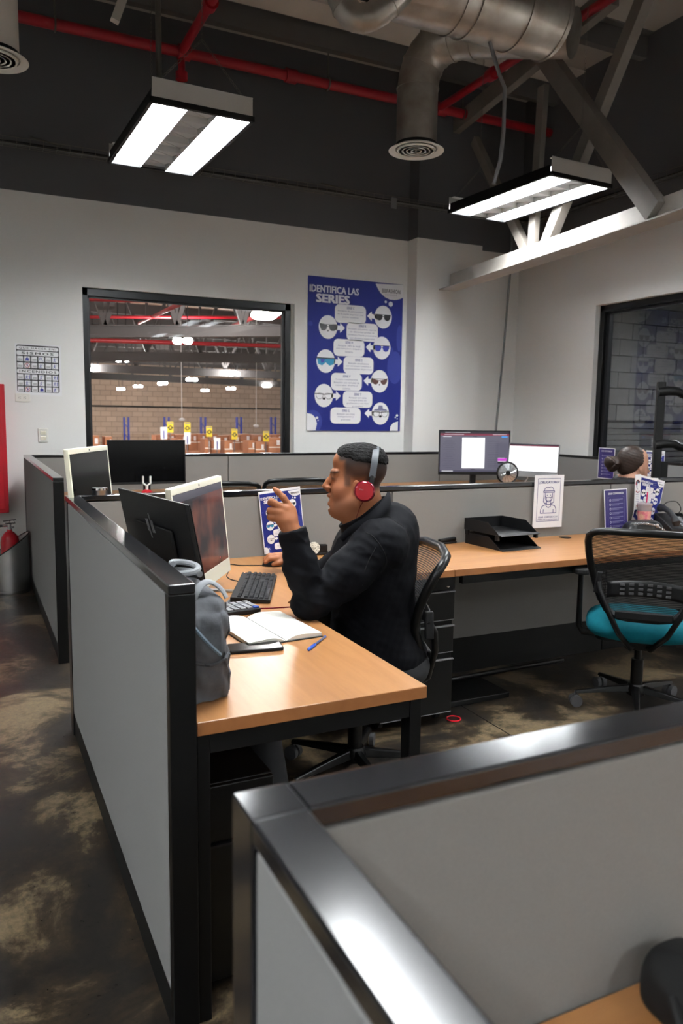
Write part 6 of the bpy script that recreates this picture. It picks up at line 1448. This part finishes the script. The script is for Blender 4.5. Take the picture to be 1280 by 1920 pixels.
def seam(name, pts, r, mt, w=2.62, lift=.0):
    P_ = [onto(jacket_sdf, J(x, y, w)) for x, y in pts]; out = []
    for i in range(len(P_)-1):
        p0, p1, p2, p3 = P_[max(i-1, 0)], P_[i], P_[i+1], P_[min(i+2, len(P_)-1)]
        for t in np.linspace(0, 1, 6)[:-1]: out.append(onto(jacket_sdf, .5*((2*p1)+(-p0+p2)*t+(2*p0-5*p1+4*p2-p3)*t*t+(-p0+3*p1-3*p2+p3)*t**3), 5)-mb_+V((0, -lift, lift)))
    out.append(P_[-1]-mb_); return MB().tube(out, r, 6).build(name, mt, man, smooth=True)
seam('sleeve_seam', [(690, 1004), (703, 1012), (713, 1030), (720, 1055), (722, 1090)], .0016, 'jacket_seam')
seam('sleeve_seam', [(703, 1030), (670, 1070), (635, 1105), (600, 1140)], .0014, 'jacket_seam')
seam('back_seam', [(735, 940), (738, 960), (741, 985), (742, 1010)], .0014, 'jacket_seam', 2.7)
# turned collar and front edge of the open jacket
cl = [hc(840, 640, -.045), hc(800, 690, -.085), hc(700, 790, -.108), hc(590, 880, -.112), hc(480, 960, -.095), hc(400, 1030, -.070), hc(330, 1120, -.055)]
vs = []; out = []
for i in range(len(cl)-1):
    p0, p1, p2, p3 = cl[max(i-1, 0)], cl[i], cl[i+1], cl[min(i+2, len(cl)-1)]
    for t in np.linspace(0, 1, 7)[:-1]: out.append(.5*((2*p1)+(-p0+p2)*t+(2*p0-5*p1+4*p2-p3)*t*t+(-p0+3*p1-3*p2+p3)*t**3))
out.append(cl[-1]); m = MB(); n = len(out)
for i, q in enumerate(out):
    t = i/(n-1); tt = unit(out[min(i+1, n-1)]-out[max(i-1, 0)]); dn = unit(V((.42, -.55, -.72))); dn = unit(dn-tt*(dn@tt)); w_ = .010+.040*math.sin(min(1, t*1.5+.12)*math.pi/2)*(1-.55*max(0, t-.6)/.4); nrm = unit(np.cross(tt, dn)); nrm = nrm if nrm[1] < 0 else -nrm
    for a_, b_ in ((0, .0), (.35*w_, .006), (.8*w_, .004), (w_, -.003), (.8*w_, -.006), (.3*w_, -.006)): vs.append(q+dn*a_+nrm*b_-mb_)
m.add(vs, [(i*6+j, i*6+(j+1) % 6, i*6+6+(j+1) % 6, i*6+6+j) for i in range(n-1) for j in range(6)]+[tuple(range(6)), tuple(range(n*6-6, n*6))]); m.build('collar', 'jacket', man, smooth=60)
def trousers_sdf(p):
    d = elli(p, Hip+V((0, 0, -.02)), V((.17, .20, .10)))
    for K_, A_, s in ((KneeL, AnkL, -1), (KneeR, AnkR, 1)): d = smin(d, chain(p, [Hip+V((-.02, s*.09, -.02)), K_, A_+V((0, 0, .01))], [.098, .078, .062], .03), .04)
    return d-noise3(p, 24, 21)*.004
tlo, thi = bounds([Hip, KneeL, KneeR, AnkL, AnkR], .2); tlo[2] = .03
sdf_obj('trousers', trousers_sdf, tlo, thi, .008, ['trousers'], man, mb_)
for A_ in (AnkL, AnkR):
    def shoe(p, A_=A_): d = smin(cap(p, V((A_[0]+.05, A_[1], .05)), V((A_[0]-.17, A_[1], .042)), .042, .036), cap(p, V((A_[0], A_[1], .06)), V((A_[0], A_[1], .1)), .045, .045), .03); return smax(d, .002-p[:, 2], .004)
    sdf_obj('shoe', shoe, A_-V((.25, .08, A_[2]+.01)), A_+V((.13, .08, .07)), .008, ['shoe'], man, mb_)
# headphones on his head: own thing
hp = root('headphones', tuple(RH*hc(600, 620)[0]+FH*hc(600, 620)[1]+V((0, 0, hc(600, 620)[2]))), 'dark red headphones with grey band worn by the seated man', 'headphones', rz=-YAW, world=False)
h0_ = hc(600, 620)
for s in (-1, 1):
    c = hc(594, 620, s*.088)-h0_; ax = unit(V((-.05, s, .06)))
    MB().lathe([(0, -.002), (.031, -.002), (.034, .002), (.034, .011), (.030, .015), (0, .015)], 36, c, ax).build('ear_cushion', 'black_rubber', hp, smooth=40)
    cu = MB().lathe([(.030, .012), (.0375, .014), (.0382, .024), (.034, .034), (.029, .037), (0, .0375)], 44, c, ax).build('ear_cup', 'red_gloss', hp, smooth=40)
    MB().lathe([(.0292, .0372), (.0305, .0372), (.0305, .0382), (.0292, .0382)], 44, c, ax).build('trim_ring', 'red_paint', cu, smooth=40)
    if s < 0:
        vs_, fs_, wh = text_geo('SONY', 0.); sc = .016/wh[0]; u_ = unit(V((.96, 0, -.22))); w_ = unit(np.cross(ax, u_)); w_ = w_ if w_[2] > 0 else -w_
        m = MB(); m.add([c+ax*.0381+u_*((q[0]-wh[0]/2)*sc-.012)+w_*((q[1]-wh[1]/2)*sc+.004) for q in vs_], fs_); m.build('lettering', 'silver', cu)
        MB().tube([hc(580, 722, -.105)-h0_, hc(566, 745, -.10)-h0_, hc(550, 775, -.088)-h0_, hc(520, 860, -.082)-h0_, hc(498, 930, -.083)-h0_, hc(480, 985, -.088)-h0_], .0011, 6).build('cord', 'red_gloss', hp, smooth=True)
yoke = [(660, 545), (675, 480)]
for s in (-1, 1):
    MB().tube([hc(655, 560, s*.097)-h0_, hc(668, 500, s*.095)-h0_, hc(676, 462, s*.092)-h0_], [.0085, .0095, .0085], 8).build('yoke', 'black_satin', hp, smooth=True)
bp = []
for t in np.linspace(0, 1, 33):
    a_ = math.pi*t; c_ = -.0935*math.cos(a_)*(1 if abs(math.cos(a_)) < .98 else 1); k = math.sin(a_)**.62
    bp.append(hc(672+(52*k), 475-(318*k), c_)-h0_)
m = MB(); vs = []; n = len(bp)
for i, q in enumerate(bp):
    tt = unit(bp[min(i+1, n-1)]-bp[max(i-1, 0)]); side = V((1, 0, -.12)); side = unit(side-tt*(side@tt)); out = np.cross(tt, side)
    for a_, b_ in ((-.0115, -.002), (.0115, -.002), (.0115, .0028), (-.0115, .0028)): vs.append(q+side*a_+out*b_)
m.add(vs, [(i*4+j, i*4+(j+1) % 4, i*4+4+(j+1) % 4, i*4+4+j) for i in range(n-1) for j in range(4)]+[(0, 1, 2, 3), (n*4-4, n*4-3, n*4-2, n*4-1)]); m.build('headband', 'band_grey', hp, smooth=50)

# ------------------------------------------------------------------ the dark haired person behind the partition
WW = 5.45
def wc(x, y, c=0.): return J(1080+x/6.4, 820+y/6.4, WW)+V((0, c, 0))
WS = WW/FPX/6.4*.88
wo = wc(690, 300)
def wp(x, y, c=0.): q = wc(690, 300); return q+V(((x-690)*WS, c, -(y-300)*WS))
whip = V((wo[0]-.05, wo[1]+.02, .52))
pers = root('person', tuple(RH*whip[0]+FH*whip[1]), 'dark haired person with a low bun, head showing above the partition', 'person', rz=-YAW, world=False); wb_ = V((whip[0], whip[1], 0))
def wbody(p):
    el = lambda x, y, c, a, b, cw: elli(p, wp(x, y, c), V((a*WS, cw, b*WS)))
    d = el(690, 265, 0, 190, 180, .074); d = smin(d, el(790, 390, 0, 95, 150, .058), .02); d = smin(d, el(800, 500, 0, 70, 60, .04), .02)
    d = smin(d, chain(p, [wp(870, 360), wp(898, 420)], [.007, .011], .006), .008)
    for s in (-1, 1): d = smin(d, elli(p, wp(728, 385, s*.084), V((.013, .008, .026))), .006); d = smax(d, -el(895, 375, s*.03, 30, 18, .012), .008)
    nk = wp(690, 640); ch = V((whip[0]+.02, whip[1], .86))
    d = smin(d, cap(p, wp(690, 420), nk, .05, .05), .03); d = smin(d, elli(p, ch, V((.11, .17, .20))), .05); d = smin(d, elli(p, whip, V((.13, .17, .12))), .06)
    for s in (-1, 1):
        sh_ = ch+V((0, s*.17, .12)); el_ = sh_+V((.10, s*.05, -.27)); wr_ = el_+V((.24, -s*.05, .03)); d = smin(d, chain(p, [sh_, el_, wr_], [.05, .04, .028], .02), .03)
        for k in range(4): d = smin(d, chain(p, [wr_, wr_+V((.07, (k-1.5)*.019, 0)), wr_+V((.13-.008*abs(k-1.5), (k-1.5)*.021, -.02))], [.022, .010, .008], .005), .008)
        d = smin(d, chain(p, [wr_, wr_+V((.05, -s*.035, -.005)), wr_+V((.085, -s*.05, -.015))], [.018, .011, .009], .005), .008)
        kn = whip+V((.40, s*.1, -.0)); an = kn+V((.02, 0, -.42)); d = smin(d, chain(p, [whip+V((0, s*.09, 0)), kn, an], [.08, .06, .04], .03), .04); d = smin(d, cap(p, an+V((-.03, 0, -.05)), an+V((.14, 0, -.065)), .032, .026), .02)
    return d
def wtone(P_):
    c = np.tile(V((.42, .22, .15)), (len(P_), 1)); ey = np.exp(-(((P_[:, 0]-wp(862, 375)[0])/.010)**2+((P_[:, 2]-wp(862, 375)[2])/.005)**2)); c = c*(1-ey[:, None]*.85)+V((.03, .02, .02))*ey[:, None]*.85
    dk = (P_[:, 2] < wp(0, 500)[2]).astype(float)[:, None]; c = c*(1-dk)+V((.02, .02, .024))*dk; return np.concatenate([c, np.ones((len(c), 1))], 1)
sdf_obj('body', wbody, V((whip[0]-.3, whip[1]-.35, -.01)), V((whip[0]+.75, whip[1]+.35, wo[2]+.25)), .007, ['skin'], pers, wb_, wtone)
def whair(p):
    d = elli(p, wp(660, 262), V((205*WS, .080, 190*WS))); d = smin(d, elli(p, wp(600, 380), V((130*WS, .066, 110*WS))), .03)
    x = (p[:, 0]-wp(0, 0)[0])/WS; y = -(p[:, 2]-wp(0, 0)[2])/WS
    face = np.minimum.reduce([(x-(715+.0*y)), (y-(420-(x-715)*1.0))]); d = smax(d, np.where(True, np.minimum((x-760)*WS, (y-(345-(x-760)*1.05))*WS), 0), .006)
    d = smax(d, -elli(p, wp(735, 398, -.090), V((.022, .034, .032))), .006)
    st = np.sin((y-.35*x)*.16+2*noise3(p, 20, 2))*.0005
    return d-st-.001*noise3(p, 120, 4)
hbw = bounds([wp(440, 60), wp(920, 520)], .1)
sdf_obj('hair', whair, hbw[0], hbw[1], .004, ['hair_brown'], pers, wb_)
def wbun(p):
    c = wp(400, 320); d = elli(p, c, V((112*WS, .062, 108*WS))); q = p-c; a_ = np.arctan2(q[:, 2], q[:, 0]); r_ = np.linalg.norm(q, axis=1); return d-.005*np.sin(a_*3+r_*110)-.003*noise3(p, 70, 6)
sdf_obj('hair_bun', wbun, *bounds([wp(400, 320)], .13), .004, ['hair_brown'], pers, wb_)
dup(CH, tuple(RH*(whip[0]-.02)+FH*(whip[1])), yaw_to(RH), 'black mesh office chair under the dark haired person, hidden by the partition')
